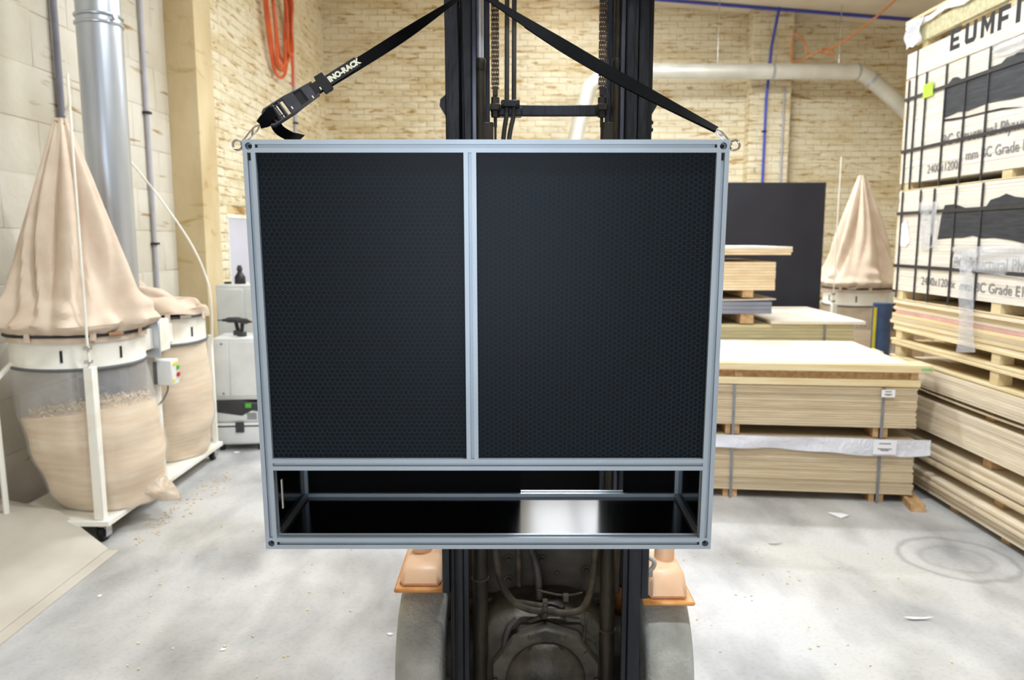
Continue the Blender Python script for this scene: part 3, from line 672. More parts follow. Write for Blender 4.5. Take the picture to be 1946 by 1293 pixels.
# chains
def chain(x, z0, z1, y=.05):
    b = MB(); z = z0; i = 0
    while z < z1:
        w = .0105 if i % 2 else .0085
        for dx in ((-w, -w*.35, w*.35, w) if i % 2 else (-w*.8, 0, w*.8)):
            b.prism([(z-.001, -.006), (z+.004, -.0075), (z+.010, -.0055), (z+.016, -.0075), (z+.021, -.006), (z+.021, .006), (z+.016, .0075), (z+.010, .0055), (z+.004, .0075), (z-.001, .006)],
                    lambda u, v, d: (x+d, y+v, u), dx-.0015, dx+.0015)
        b.cyl((x-.012, y, z+.0035), (x+.012, y, z+.0035), .0032, n=8)
        z += .0135; i += 1
    return b
for x in (-.164, .168):
    ch = fb(chain(x, 2.259, ZT), 'lift_chain', 'chain')
    b = MB().cyl((x, .05, 2.144), (x, .05, 2.244), .0055, n=12); b.cyl((x, .05, 1.9), (x, .05, 2.144), .004, n=12)
    b.box(x-.008, x+.008, .042, .058, 2.239, 2.266)
    fb(b, 'anchor_bolt', 'greasy', parent=ch)
    b = MB().lathe([(.011, 2.212), (.013, 2.214), (.013, 2.234), (.010, 2.236)], 6, (x, .05, 0), smooth=False); b.lathe([(.010, 2.216), (.013, 2.174), (.013, 2.192), (.01, 2.194)], 6, (x, .05, 0), smooth=False)
    fb(b, 'anchor_nut', 'greasy', parent=ch)
    fb(MB().box(x-.016, x+.016, .03, .07, 2.192, 2.214), 'anchor_lug', 'greasy', .003, parent=ch)
fb(MB().box(-.178, .186, .075, .095, 2.182, 2.216), 'cross_member', 'mast', .003)
fb(MB().box(-.178, -.08, .06, .10, 2.179, 2.209), 'cross_member_boss', 'mast', .004)
# hose pair with its clamp block
cl = fb(MB().box(-.146, -.088, .028, .06, 2.202, 2.224), 'hose_clamp', 'mast', .003)
for x in (-.141, -.095): fb(MB().cyl((x, .028, 2.213), (x, .018, 2.213), .0065, n=6, smooth=False), 'clamp_bolt', 'dark', parent=cl)
for i, x in enumerate((-.128, -.106)):
    fb(MB().tube([(x, .044, 2.219), (x+.001, .044, 2.5), (x+.003, .044, ZT)], .0075, 12), 'mast_hose', 'hose')
    fb(MB().tube(spline([(x, .044, 2.209), (x-.002, .046, 2.174), (x-.012-.004*i, .05, 2.094), (x-.02, .055, 1.9), (x-.02, .09, 1.4), (x-.01, .16, .95)], 6), .0075, 12), 'mast_hose', 'hose')
# front frame plate of the truck with big bolts
FPY = .36
pl_ = fb(MB().box(-.30, .30, FPY, FPY+.03, .455, 1.02), 'front_plate', 'dirtplate', .004)
for x, z in ((.0, .592), (.0, .510), (-.125, .594), (-.125, .512), (.17, .55)):
    fb(MB().lathe([(.0, .016), (.007, .016), (.009, .013), (.009, .004), (.018, .004), (.020, 0)], 20, (x, FPY, z), Matrix.Rotation(pi/2, 3, 'X')), 'plate_bolt', 'dirtplate', parent=pl_)
fb(MB().lathe([(0, .008), (.008, .006), (.010, 0)], 16, (.06, FPY, .537), Matrix.Rotation(pi/2, 3, 'X')), 'plate_plug', 'dirtplate', parent=pl_)
fl2 = fb(MB().box(-.28, .28, FPY-.045, FPY+.03, .432, .458), 'plate_flange', 'axle', .003)
b = MB()
for x in (-.04, .025, .08, .17): b.cyl((x, FPY-.046, .446), (x, FPY-.043, .446), .010 if x < .05 else .006, n=14)
fb(b, 'flange_hole_disc', 'dark', parent=fl2)  # dark discs stand for the shade in the flange holes
# drive axle casting, differential cover ring, dome and its bolts
ax = fb(MB().lathe([(.09, -.42), (.10, -.36), (.12, -.26), (.20, -.17), (.225, -.08), (.225, .08), (.20, .17), (.12, .26), (.10, .36), (.09, .42)], 32, (0, .30, .27), Matrix.Rotation(pi/2, 3, 'Y')), 'axle_housing', 'axle')
cvx, cvz, cvy = .005, .275, .09
oct_ = lambda r, k=0: [(r*cos(2*pi*(i+.5)/10)*1.06, r*sin(2*pi*(i+.5)/10)) for i in range(10)]
dc = fb(MB().prism(oct_(.185), lambda u, v, d: (cvx+u, cvy+d, cvz+v), -.012, .06), 'differential_cover', 'axle', .005)
fb(MB().lathe([(.0, -.062), (.05, -.058), (.10, -.044), (.132, -.018), (.142, .005)], 36, (cvx, cvy-.012, cvz), Matrix.Rotation(-pi/2, 3, 'X') @ Matrix.Scale(-1, 3, (0, 0, 1)) if False else Matrix(((1, 0, 0), (0, 0, 1), (0, 1, 0)))), 'cover_dome', 'axle', parent=dc)
for i in range(10):
    t = 2*pi*(i+.5)/10+pi/10
    fb(MB().cyl((cvx+.166*cos(t)*1.06, cvy-.012, cvz+.166*sin(t)), (cvx+.166*cos(t)*1.06, cvy-.022, cvz+.166*sin(t)), .0095, n=6, smooth=False), 'cover_bolt', 'dirtplate', parent=dc)
fb(MB().cyl((cvx-.045, cvy-.06, cvz+.02), (cvx-.045, cvy-.082, cvz+.02), .018, n=6, smooth=False).cyl((cvx-.045, cvy-.082, cvz+.02), (cvx-.045, cvy-.086, cvz+.02), .010, n=12), 'drain_plug', 'greasy', parent=dc)
b = MB().lathe([(.0, .50), (.03, .50), (.05, .485), (.055, .46), (.09, .44)], 24, (.03, .22, 0)); b.prism([(-.15, .38), (.19, .38), (.13, .445), (-.08, .445)], lambda u, v, d: (u, d, v), .14, .30)
fb(b, 'axle_bracket', 'axle')
# hydraulic hoses in front of the plate
def hose(name, pts, r=.011, mat='dirtyhose'): return fb(MB().tube(spline(pts, 8), r, 10), name, mat)
hose('supply_hose', [(-.178, .12, .86), (-.17, .13, .72), (-.15, .15, .60), (-.11, .16, .525), (-.05, .16, .492), (.02, .155, .487), (.09, .155, .482), (.14, .155, .50), (.165, .15, .57), (.175, .13, .68), (.18, .12, .86)], .0125)
hose('supply_hose', [(-.10, .17, .515), (-.06, .175, .508), (.0, .17, .50)], .010)
hose('drain_hose', [(-.095, .13, .47), (-.125, .12, .44), (-.138, .11, .38), (-.14, .10, .30), (-.138, .10, .12)], .0125, 'hose')
hose('drain_hose', [(-.055, .30, .80), (-.05, .28, .70), (-.02, .24, .60), (-.012, .22, .50)], .0125, 'hose')
hose('drain_hose', [(-.09, .31, .80), (-.088, .30, .65), (-.085, .26, .53)], .010)
hose('brake_pipe', [(-.02, .20, .545), (.04, .19, .535), (.09, .19, .53), (.14, .20, .535)], .004)
hose('brake_pipe', [(.15, .12, .5), (.14, .11, .42), (.125, .10, .34), (.12, .09, .22)], .006)
hose('vent_pipe', [(-.01, .15, .47), (-.04, .16, .45), (-.06, .17, .44)], .009)
b = MB().box(-.004, .014, .135, .16, .47, .535); b.cyl((.005, .135, .52), (.005, .125, .52), .007, n=8); b.cyl((.005, .135, .49), (.005, .125, .49), .007, n=8)
fb(b, 'hose_bracket', 'dirtplate', .002)
fb(MB().box(.07, .09, .17, .19, .515, .54), 'pipe_union', 'dirtplate', .002)
# wheels
for s in (-1, 1):
    w0, w1 = sorted((s*.515, s*.345))
    cx = (w0+w1)/2; hw = (w1-w0)/2
    mt = Matrix.Rotation(pi/2, 3, 'Y')
    prof = [(.155, -hw*.9), (.235, -hw), (.262, -hw*.93), (.272, -hw*.78), (.275, -hw*.4), (.276, 0), (.275, hw*.4), (.272, hw*.78), (.262, hw*.93), (.235, hw), (.155, hw*.9)]
    ty = fb(MB().lathe(prof, 72, (cx, .285, .276), mt), 'tyre', 'tyre')
    fb(MB().lathe([(.0, -hw*.5), (.11, -hw*.5), (.13, -hw*.8), (.157, -hw*.9), (.157, hw*.9), (.13, hw*.8), (.11, hw*.5), (0, hw*.5)], 40, (cx, .285, .276), mt), 'rim', 'rim', parent=ty)
    w0, w1 = sorted((s*.47, s*.33)); cx = (w0+w1)/2; hw = (w1-w0)/2
    ty = fb(MB().lathe([(.10, -hw*.9), (.19, -hw), (.215, -hw*.8), (.22, 0), (.215, hw*.8), (.19, hw), (.10, hw*.9)], 48, (cx, 1.62, .22), mt), 'tyre', 'tyre')
    fb(MB().lathe([(0, -hw*.5), (.10, -hw*.9), (.10, hw*.9), (0, hw*.5)], 32, (cx, 1.62, .22), mt), 'rim', 'rim', parent=ty)
# front mudguards
def guard(x0, x1, zr, zt, lip):
    o = fb(MB().box(x0-lip, x1+lip, .07, .50, zr, zr+.014), 'mudguard', 'orangeedge', .006)
    g = MB().add([(x0, .085, zr+.013), (x1, .085, zr+.013), (x1, .5, zr+.013), (x0, .5, zr+.013), (x0+.015, .13, zt), (x1-.012, .13, zt), (x1-.012, .5, zt), (x0+.015, .5, zt)],
                 [(3, 2, 1, 0), (4, 5, 6, 7), (0, 1, 5, 4), (1, 2, 6, 5), (2, 3, 7, 6), (3, 0, 4, 7)])
    fb(g, 'guard_hump', 'orange', .016, parent=o); return o
g1 = guard(-.505, -.352, .595, .668, .012)
g2 = guard(.355, .50, .548, .652, .018)
for x, y, z in ((-.44, .27, .66), (.44, .24, .645)):
    fb(MB().lathe([(.036, 0), (.036, .05), (.030, .058), (.0, .058)], 24, (x, y, z)), 'lamp_stem', 'orange', .0)
fb(MB().lathe([(.034, .70), (.036, .705), (.036, .73), (.03, .735), (0, .735)], 20, (.44, .24, 0)), 'lamp_cap', 'blue')
fb(MB().lathe([(.034, .715), (.036, .72), (.036, .745), (.03, .75), (0, .75)], 20, (-.44, .27, 0)), 'lamp_cap', 'blue')
hose('cable_loop', [(.30, .12, .665), (.345, .10, .66), (.372, .10, .675), (.375, .10, .70), (.34, .11, .72)], .008, 'rim')
for x in (.345, .368): fb(MB().box(x-.008, x+.008, .11, .125, .635, .665), 'terminal_lug', 'rim', .002)
fb(MB().box(.318, .345, .02, .13, .60, .80), 'side_bracket', 'mast', .004); fb(MB().box(-.345, -.318, .02, .13, .62, .80), 'side_bracket', 'mast', .004)
# truck body behind the mast: chassis, hood, seat, counterweight (hidden behind the crate from the photo's place)
fb(MB().box(-.44, .44, .50, 1.95, .16, .62), 'chassis', 'orangebody', .02)
fb(MB().box(-.40, .40, .40, .52, .45, 1.06), 'dashboard', 'dark', .02)
fb(MB().box(-.29, .29, .30, .335, .665, 1.06), 'slot_shade_panel', 'shade_black', .008)  # dark panel added so the view through the crate slot stays black
fb(MB().box(-.42, .42, .95, 1.75, .62, .95), 'hood', 'orangebody', .03)
ct = MB().add([(-.5, 1.72, .2), (.5, 1.72, .2), (.46, 2.2, .25), (-.46, 2.2, .25), (-.5, 1.72, 1.08), (.5, 1.72, 1.08), (.44, 2.16, .98), (-.44, 2.16, .98)],
              [(3, 2, 1, 0), (4, 5, 6, 7), (0, 1, 5, 4), (1, 2, 6, 5), (2, 3, 7, 6), (3, 0, 4, 7)])
fb(ct, 'counterweight', 'orangebody', .04)
fb(MB().box(-.25, .25, 1.0, 1.48, .95, 1.05), 'seat', 'vinyl', .03); fb(MB().box(-.25, .25, 1.44, 1.54, 1.02, 1.34), 'backrest', 'vinyl', .03)
fb(MB().tube([(-.02+.17*cos(t), .64+.16*sin(t), 1.14+.05*sin(t)) for t in [2*pi*i/28 for i in range(28)]], .012, 8, closed=True).cyl((-.02, .5, .95), (-.02, .64, 1.14), .016, n=10), 'steering_wheel', 'dark')
# raised fork carriage (above the picture) that carries the shackle
car = fb(MB().box(-.42, .42, -.075, -.03, 2.62, 2.72).box(-.42, .42, -.075, -.03, 3.0, 3.1), 'fork_carriage', 'mast', .005)
fb(MB().box(-.04, .04, -.05, .0, 2.62, 3.1).box(-.22, -.16, -.05, .03, 2.62, 3.1).box(.16, .22, -.05, .03, 2.62, 3.1), 'carriage_post', 'mast', parent=car)
for x in (AP.x-FX, .34):
    fb(MB().box(x-.05, x+.05, -1.15, -.075, 2.58, 2.615).box(x-.05, x+.05, -.11, -.075, 2.58, 3.08), 'fork', 'mast', .004)
hc = MB(); z = c.z+.08; i = 0
c0 = Vector((AP.x, AP.y, 0))
while z < 2.63:
    ring = [c0+Vector(((.012*cos(t), 0) if i % 2 else (0, .012*cos(t)))+(z+.018*sin(t),)) for t in [2*pi*k/14 for k in range(14)]]
    hc.tube(ring, .004, 6, closed=True); z += .027; i += 1
o = hc.build('link_chain', 'steel', sk); o.location = -c

# ------------------------------------------------------------------ dust collectors
def wob(t, *ks): return sum(a*sin(k*t+p) for k, a, p in ks)
def filter_bag(name, parent, c, r, h, tip, seed, collapsed=False):
    ph = seed*1.7
    def f(u, v):
        t = 2*pi*u
        if collapsed:
            z = .16*(1-(1-v)**2.2)*(1+.5*sin(t+ph)); k = (1-v**2.0)
            rr = r*(.04+1.02*k)*(1+.035*sin(7*t+9*v))+.03*sin(pi*v)*sin(16*v+2*t)
            return (c[0]+rr*cos(t)-.05*v, c[1]+rr*sin(t), c[2]+z+.022*sin(19*v+3*sin(t+ph)))
        k = 1-v; env = .034+r*1.0*k; bulge = .050*math.exp(-((v-.085)/.03)**2)+.022*math.exp(-((v-.15)/.035)**2)*(1+sin(5*t+ph))
        fold = wob(t, (6, .10, ph), (9, .045, ph*2+2*v), (4, .05, 1+ph))*(.25+1.2*min(v*2.2, 1)*(1-.4*v)) + .12*math.exp(-((v)/.16)**2)*wob(t, (17, .25, 3*v))
        for j_, (a0_, dd, ww) in enumerate(((-2.25, .16, .13), (-1.72, .26, .10), (-1.25, .16, .12), (-.78, .24, .10), (-.35, .14, .12), (.2, .2, .12), (.9, .2, .14), (1.7, .2, .14), (2.5, .2, .14))):
            dlt = (t-a0_-.25*sin(3*v+j_+ph)+pi) % (2*pi)-pi; fold -= dd*math.exp(-(dlt/ww)**2)*min(1, .25+2.2*v)*(1-.35*v)
        rr = env*(1.10+fold*1.3)+bulge*(1+.35*sin(11*t+ph)+.25*sin(19*t))
        e_ = max(0, min(1, (v-.035)/.03)); rr = rr*e_+(r+.014+.003*sin(25*t))*(1-e_)
        return (c[0]+rr*cos(t)+tip[0]*v**1.3, c[1]+rr*sin(t)+tip[1]*v, c[2]-.045+(h+.025)*v+.02*k*sin(3*t+ph)*min(v*6, 1))
    b = MB().grid(f, 120, 60, cu=True)
    return b.build(name, 'cloth', parent)
def dust_collector(label, loc, rotz, second='collapsed', slump=(.15, .0)):
    t = thing('dust_collector', label, 'dust collector', loc, rotz)
    R0 = .375; B = (0, .98)
    # trolley base on castors
    base = MB().box(-.33, .335, -.42, 1.38, .105, .14).build('base_plate', 'whitepaint', t, bevel=.004)
    for x in (-.26, .27):
        for y in (-.36, 1.32):
            k = MB().cyl((x-.014, y, .045), (x+.014, y, .045), .045, n=20).build('castor', 'dark', t)
            MB().box(x-.03, x-.018, y-.03, y+.035, .03, .105).box(x+.018, x+.03, y-.03, y+.035, .03, .105).box(x-.03, x+.03, y-.03, y+.035, .09, .105).build('fork_bracket', 'steel', k)
    for i, (bx, by) in enumerate(((0, 0), B)):
        # steel drum ring
        dr = MB().lathe([(R0-.012, 1.03), (R0+.004, 1.03), (R0+.004, 1.045), (R0, 1.05), (R0, 1.215), (R0+.004, 1.22), (R0-.012, 1.22)], 64, (bx, by, 0)).build('drum_ring', 'whitepaint', t)
        for a in ((-75, -25, 40, 120) if i == 0 else (-20, 60)):
            ca, sa = cos(R(a)), sin(R(a)); mt = Matrix(((-sa, 0, ca), (ca, 0, sa), (0, 1, 0))).transposed()
            mt = Matrix(((-sa, ca, 0), (ca, sa, 0), (0, 0, 1)))
            MB().obox((bx+(R0+.001)*ca, by+(R0+.001)*sa, 1.115), (.014, .006, .07), mt).build('slotted_bracket', 'dark', dr)
        up = filter_bag('filter_bag', t, (bx, by, 1.235), R0, 1.30, (-.0, -.02), 1+i, collapsed=(i == 1 and second == 'collapsed'))
        MB().tube([(bx+(R0+.020)*cos(a), by+(R0+.020)*sin(a), 1.232+.003*sin(3*a)) for a in [2*pi*k/64 for k in range(64)]], .009, 8, closed=True).build('elastic_band', 'elastic', up)
        for a in (-100, -50, -5, 80):
            ca, sa = cos(R(a)), sin(R(a)); mt = Matrix(((-sa, ca, 0), (ca, sa, 0), (0, 0, 1)))
            MB().obox((bx+(R0+.032)*ca, by+(R0+.032)*sa, 1.23), (.035, .006, .055), mt).build('band_loop', 'cloth', up)
        a = R(-32); MB().obox((bx+(R0+.036)*cos(a), by+(R0+.034)*sin(a), 1.236), (.09, .012, .02), Matrix.Rotation(a+pi/2, 3, 'Z')).build('band_latch', 'steel', up)
        # plastic collecting bag: film outside, sawdust inside
        sl = slump if i == 0 else (.03, .04)
        def bag(k, zt, zb, seed, tilt=0.0, i=i, bx=bx, by=by, sl=sl):
            def f(u, v):
                a = 2*pi*u; zz = zt+(zb-zt)*v+(tilt*cos(a+.6)*(1-v)**2 if tilt else 0); q = max(0, min(1, (1.02-zz)/.88))
                r = R0*k*(1-.10*q+.10*sin(pi*q)-.12*q**6)*(1+.018*sin(5*a+seed)+.012*sin(9*a+4*q))+.012*sin(21*q+2*a)*q
                z2 = zz
                if i == 0: r *= 1-.03*q*(1-max(0, cos(a-.1)))
                return (bx+r*cos(a)+sl[0]*q**1.1, by+r*sin(a)+sl[1]*q, z2)
            return f
        dz = .73 if i == 0 else .99
        b = MB().grid(bag(.965, dz, .148, 1, .05), 72, 44, cu=True); n = len(b.v)
        b.add(b.v[:72], [tuple(range(71, -1, -1))]); b.add(b.v[72*43:72*44], [tuple(range(72))])
        b.build('sawdust_fill', 'sawdust', t)
        b = MB().grid(bag(1.0, 1.035, .143, 1), 72, 44, cu=True); b.add(b.v[72*43:72*44], [tuple(range(72))])
        pb = b.build('collecting_bag', 'film', t)
        if i == 0:
            # top of the shavings and the empty corner of the bag that sticks out over the base
            rg = random.Random(3); ch = MB()
            for _ in range(900):
                a = rg.uniform(0, 2*pi); r = .35*sqrt(rg.random()); x = r*cos(a)+.045; y = r*sin(a)+.015; z = .735+.05*cos(a+.6)+rg.uniform(-.03, .03)+.02
                ch.obox((x, y, z), (rg.uniform(.008, .022), rg.uniform(.005, .011), .003), Euler((rg.uniform(-1, 1), rg.uniform(-1, 1), rg.uniform(0, 6))).to_matrix())
            stuff(ch.build('shavings', 'chips', t))
            def cornerf(u, v):
                a = 2*pi*u; k = (1-v)**.8
                return (.36+.24*v+.02*k*cos(a), .02-.06*v+(.16*k+.006)*cos(a), .245-.10*v+(.09*k+.004)*sin(a)+.012*sin(9*v+3*a))
            MB().grid(cornerf, 32, 14, cu=True).build('bag_corner', 'cornerfilm', pb)
        MB().tube([(bx+(R0+.006)*cos(a), by+(R0+.006)*sin(a), 1.035+.004*sin(2*a)) for a in [2*pi*k/64 for k in range(64)]], .010, 8, closed=True).build('bag_clamp', 'midgrey', pb)
    # fan housing and its outlets between the drums
    fh = MB().box(-.26, .33, .36, .54, 1.03, 1.25).build('fan_housing', 'whitepaint', t, bevel=.008)
    MB().box(-.10, .30, .10, .40, 1.06, 1.20).build('outlet_duct', 'whitepaint', fh, bevel=.006)
    MB().box(-.10, .28, .5, .70, 1.06, 1.20).build('outlet_duct', 'whitepaint', fh, bevel=.006)
    MB().box(.10, .345, .345, .36, 1.0, 1.27).build('flange_plate', 'galv', fh, bevel=.003)
    MB().cyl((-.05, .45, .72), (-.05, .45, 1.03), .10, n=28).build('motor', 'midgrey', t)
    # posts and rods
    for (x, y, w) in ((.27, -.38, .028), (.29, 1.34, .018), (.24, .45, .034), (-.31, 1.34, .018)):
        MB().box(x-w, x+w, y-w, y+w, .14, 1.03 if (x, y) != (.27, -.38) else 1.06).build('support_post', 'whitepaint', t, bevel=.005)
    MB().tube([(-.29, -.38, .14), (-.30, -.38, .92), (-.29, -.37, .98), (-.25, -.28, 1.06)], .017, 8).build('support_post', 'whitepaint', t)
    MB().obox((.24, .30, .28), (.02, .36, .012), Matrix.Rotation(R(40), 3, 'X')).build('brace', 'whitepaint', t)
    rod = MB().tube([(.27, -.39, 1.03), (.27, -.39, 2.2), (.268, -.385, 2.70)], .0075, 8); rod.tube(spline([(.268, -.385, 2.70), (.2, -.25, 2.62), (.05, -.06, 2.53)], 6), .003, 6)
    rod.build('bag_rod', 'whitepaint', t)
    for z_ in (1.08, 1.16): MB().box(.252, .288, -.41, -.372, z_, z_+.02).build('rod_clip', 'steel', t, bevel=.002)
    MB().tube(spline([(.30, 1.34, .9), (.33, 1.30, 1.2), (.32, 1.28, 1.45), (.22, 1.25, 1.75), (.02, 1.2, 2.1), (-.2, 1.15, 2.42)], 8), .0075, 8).build('bag_rod', 'whitepaint', t)
    # tied neck of the upright bag and string up to the rod
    MB().tube([(.035*cos(a), -.02+.035*sin(a), 2.49+.01*sin(2*a)) for a in [2*pi*k/20 for k in range(20)]], .008, 6, closed=True).tube(spline([(.01, -.02, 2.49), (-.05, .0, 2.5), (-.07, .02, 2.42)], 4), .004, 6).build('neck_tie', 'rope', t)
    # starter box
    sb = MB().box(.275, .40, .38, .49, .80, .975).build('starter_box', 'greyplastic', t, bevel=.006)
    MB().box(.276, .30, .372, .38, .81, .965).build('side_panel', 'midgrey', sb)
    MB().box(.40, .404, .40, .47, .935, .955).box(.40, .404, .395, .42, .82, .845).build('warning_label', 'yellow', sb)
    MB().cyl((.40, .465, .915), (.412, .465, .915), .014, n=16).build('start_button', 'green', sb)
    MB().cyl((.40, .465, .865), (.412, .465, .865), .016, n=16).build('stop_button', 'red', sb)
    MB().tube(spline([(.34, .44, .80), (.33, .44, .74), (.28, .40, .66), (.16, .32, .62), (.0, .30, .66)], 6), .006, 8).build('power_cable', 'cord', t)
    return t
dcl = dust_collector('white twin dust collector with beige filter bag below the galvanised duct', (-2.72, 4.75, 0), 0)
dcr = dust_collector('distant white dust collector beside the standing black sheet', (4.05, 8.95, 0), -pi/2, second='upright', slump=(.05, .0))
# galvanised duct that drops into the left machine
dx, dy = -2.69, 5.20
du = thing('extraction_duct', 'tall round galvanised duct rising behind the near filter bag', 'duct', (dx, dy, 1.25))
MB().cyl((0, 0, 0), (0, 0, 1.96), .137, n=48).build('duct_pipe', 'galv', du)
MB().tube([(0, 0, 1.96), (0, 0, 2.06), (-.05, .02, 2.35), (-.10, .04, 2.6), (-.2, .1, 2.9), (-.33, .2, 3.2), (-.33, .2, 4.3)], [.135, .135, .135, .135, .135, .134, .134], 40).build('duct_elbow', 'galv', du)
cb_ = MB()
for z in (1.925, 1.975): cb_.tube([(.140*cos(a), .140*sin(a), z) for a in [2*pi*k/48 for k in range(48)]], .010, 8, closed=True)
cb_ = cb_.build('clamp_band', 'galv', du)
MB().cyl((.12, -.07, 1.94), (.155, -.09, 1.955), .012, n=10).build('clamp_screw', 'steel', cb_)

# ------------------------------------------------------------------ boards, packs and stacks
_sheet_cache = {}
def sheet_mesh(L, D, t, mat):
    k = (round(L, 3), round(D, 3), round(t, 4), mat)
    if k not in _sheet_cache: _sheet_cache[k] = MB().box(-L/2, L/2, 0, D, 0, t).mesh('sheet', mat)
    return _sheet_cache[k]
BREC = [.01]
def pack(name, label, loc, rotz, L, D, z1, n, mat, bearers=(), bh=.06, straps=(), jig=.006, group=None, cat='board pack', seed=0, bw=.035, pair=True, strapmat='strapgrey', slump=0.0):
    """n sheets on timber bearers; local x along the length, y back from the front edge, z from loc"""
    t = thing(name, label, cat, loc, rotz, group); rg = random.Random(seed+int(z1*1000))
    b0 = bh if bearers else 0.0; th = (z1-b0)/n
    for x in bearers:
        for dx_ in ((-.03, .03) if pair else (0,)):
            MB().box(x+dx_-bw*.5, x+dx_+bw*.5, BREC[0], D-.01, 0, b0).build('bearer', 'bearer', t)
    for i in range(n):
        me = sheet_mesh(L, D, th*.93, mat if isinstance(mat, str) else mat[i % len(mat)])
        link('sheet', me, t, (rg.uniform(-jig, jig)+slump*(1-i/n), rg.uniform(-jig, jig)*.8, b0+i*th), (0, 0, R(rg.uniform(-.08, .08))))
    for x in straps:
        MB().box(x-.009, x+.009, -.012, -.008, .0, z1+.004).box(x-.009, x+.009, -.012, D+.012, z1, z1+.004).box(x-.009, x+.009, D+.008, D+.012, 0, z1+.004).build('strap', strapmat, t)
    return t
# middle stack: right end a little nearer to the camera
MR = R(-6.2); MC = Vector((1.527, 5.154, 0))
def mloc(x, y, z): return MC+Vector((x*cos(MR)-y*sin(MR), x*sin(MR)+y*cos(MR), z))
pA = pack('plywood_pack', 'lowest plywood pack of the middle stack with white plastic along its top', mloc(0, 0, 0), MR, 2.4, 1.2, .450, 22, 'ply', (-.98, 0, .98), .062, (-.98, 0, .98), seed=1, slump=.012)
pB = pack('plywood_pack', 'second plywood pack of the middle stack with a small white tag', mloc(0, 0, .455), MR, 2.4, 1.2, .350, 16, 'ply', (-.98, 0, .98), .072, (-.98, 0, .98), seed=2)
def film_strip(u, v):
    x = -1.2+2.50*u; w = .105+.02*sin(7*u+1)-.03*max(0, u-.93)*12
    return (x, -.022-.006*sin(23*u+3*v), .452-w*v-.004*sin(40*u) if v > 0 else .452)
MB().slab(film_strip, 60, 6, (0, .003, 0)).build('plastic_film', 'milkfilm', pA)
def tagpaper(parent, x, z, w, h, rot=0.0):
    o = MB().box(-w/2, w/2, -.002, 0, -h/2, h/2).build('paper_tag', 'paper', parent, loc=(x, -.034, z)); o.rotation_euler = (0, rot, 0)
    t_ = MB()
    for k, l in ((.25, .5), (-.12, .6), (-.22, .35)): t_.box(-w*l/2, w*l/2, -.003, -.002, h*k-.004, h*k+.004)
    t_.build('print_line', 'ink', o)
tagpaper(pA, 1.0, .40, .15, .10); tagpaper(pB, 1.0, .315, .085, .05)
# pine pallet on top of the middle stack
def pallet(label, loc, rotz, L, D, spec, group=None, name='pallet', matb='pine'):
    t = thing(name, label, 'pallet', loc, rotz, group)
    for (nm, x0, x1, y0, y1, z0, z1, m) in spec: MB().box(x0, x1, y0, y1, z0, z1).build(nm, m or matb, t, bevel=.003)
    return t
rg = random.Random(11); spec = []
for y in (-.01, .52, 1.06): spec.append(('base_board', -1.2, 1.205+rg.uniform(-.01, .03), y, y+.10, 0, .048, None))
for x in (-1.17, 0, 1.15):
    for y in (.0, .53, 1.06): spec.append(('block', x, x+.05, y, y+.09, .048, .102, 'bearer'))
for k in range(6):
    y = -.03+k*.205; spec.append(('plank', -1.2, 1.2+[.075, -.01, -.05, -.02, -.12, -.10][k], y, y+.196, .102, .152, None))
pC = pallet('pine plank platform with a green painted corner on the middle stack', mloc(0, 0, .809), MR, 2.4, 1.2, spec, name='timber_platform')
MB().box(-1.2, 1.13, .0, 1.14, .152, .158).build('top_sheet', 'mdf', pC)
MB().box(1.20, 1.27, -.0312, -.0295, .116, .134).build('green_paint', 'mint', pC)
MB().box(-1.19, 1.17, .02, .05, .05, .098).build('inner_rail', 'bearer', pC)
# stack behind it
B2 = Vector((1.72, 6.45, 0))
pD = pack('board_pack', 'pale yellow board pack behind the middle stack', B2, R(-1.5), 2.36, 1.2, 1.075, 34, 'plyyellow', (-1.0, 0, .9), .08, (.02, -.98, .93), seed=4, strapmat='strapgrey')
o = MB().box(.47, 1.26, -.03, 1.36, 1.08, 1.106).build('loose_board', 'mdf', None, loc=B2, rot=(0, 0, R(-1.5))); tag(o, 'white faced board lying on the pale yellow pack', 'board')
z = 1.082
pE = pack('grey_board_pack', 'grey edged slab of boards low in the small stack', B2+Vector((-.35, -.02, z)), R(-1), 1.64, 1.1, .19, 3, 'greyboard', (-.7, .62), .085, (), seed=5, pair=False, bw=.11, jig=.003)
tb_ = MB().slab(lambda u, v: (-.83+1.68*u, -.01+1.12*v, .192+.012*(2*u-1)**2), 14, 6, (0, 0, .010)).build('cover_sheet', 'card', pE)
pF = pack('board_pack', 'thick pale block of boards in the small stack', B2+Vector((-.33, -.02, z+.222)), R(-1), 1.64, 1.1, .30, 10, 'mdfedge', (-.7, .60), .062, (.16-.45,), seed=6, pair=False, bw=.09, jig=.002)
pG = pack('board_pack', 'few white topped sheets crowning the small stack', B2+Vector((-.22, -.03, z+.525)), R(-1), 1.66, 1.1, .125, 3, ('mdfedge', 'mdfedge', 'mdf'), (-.7, 0.02), .055, (), seed=7, pair=False, bw=.08, jig=.012)
# standing black sheet
bs = thing('black_sheet', 'large black faced sheet standing upright behind the stacks', 'board', (2.72, 8.22, 0), 0)
MB().box(-.6, .6, -.009, -.007, .0, 2.385).build('film_face', 'blackply_matt', bs); MB().box(-.6, .6, -.007, .011, .0, 2.385).build('core', 'bearer', bs)
MB().box(-.55, .55, .011, .09, 0, .05).build('foot', 'bearer', bs)

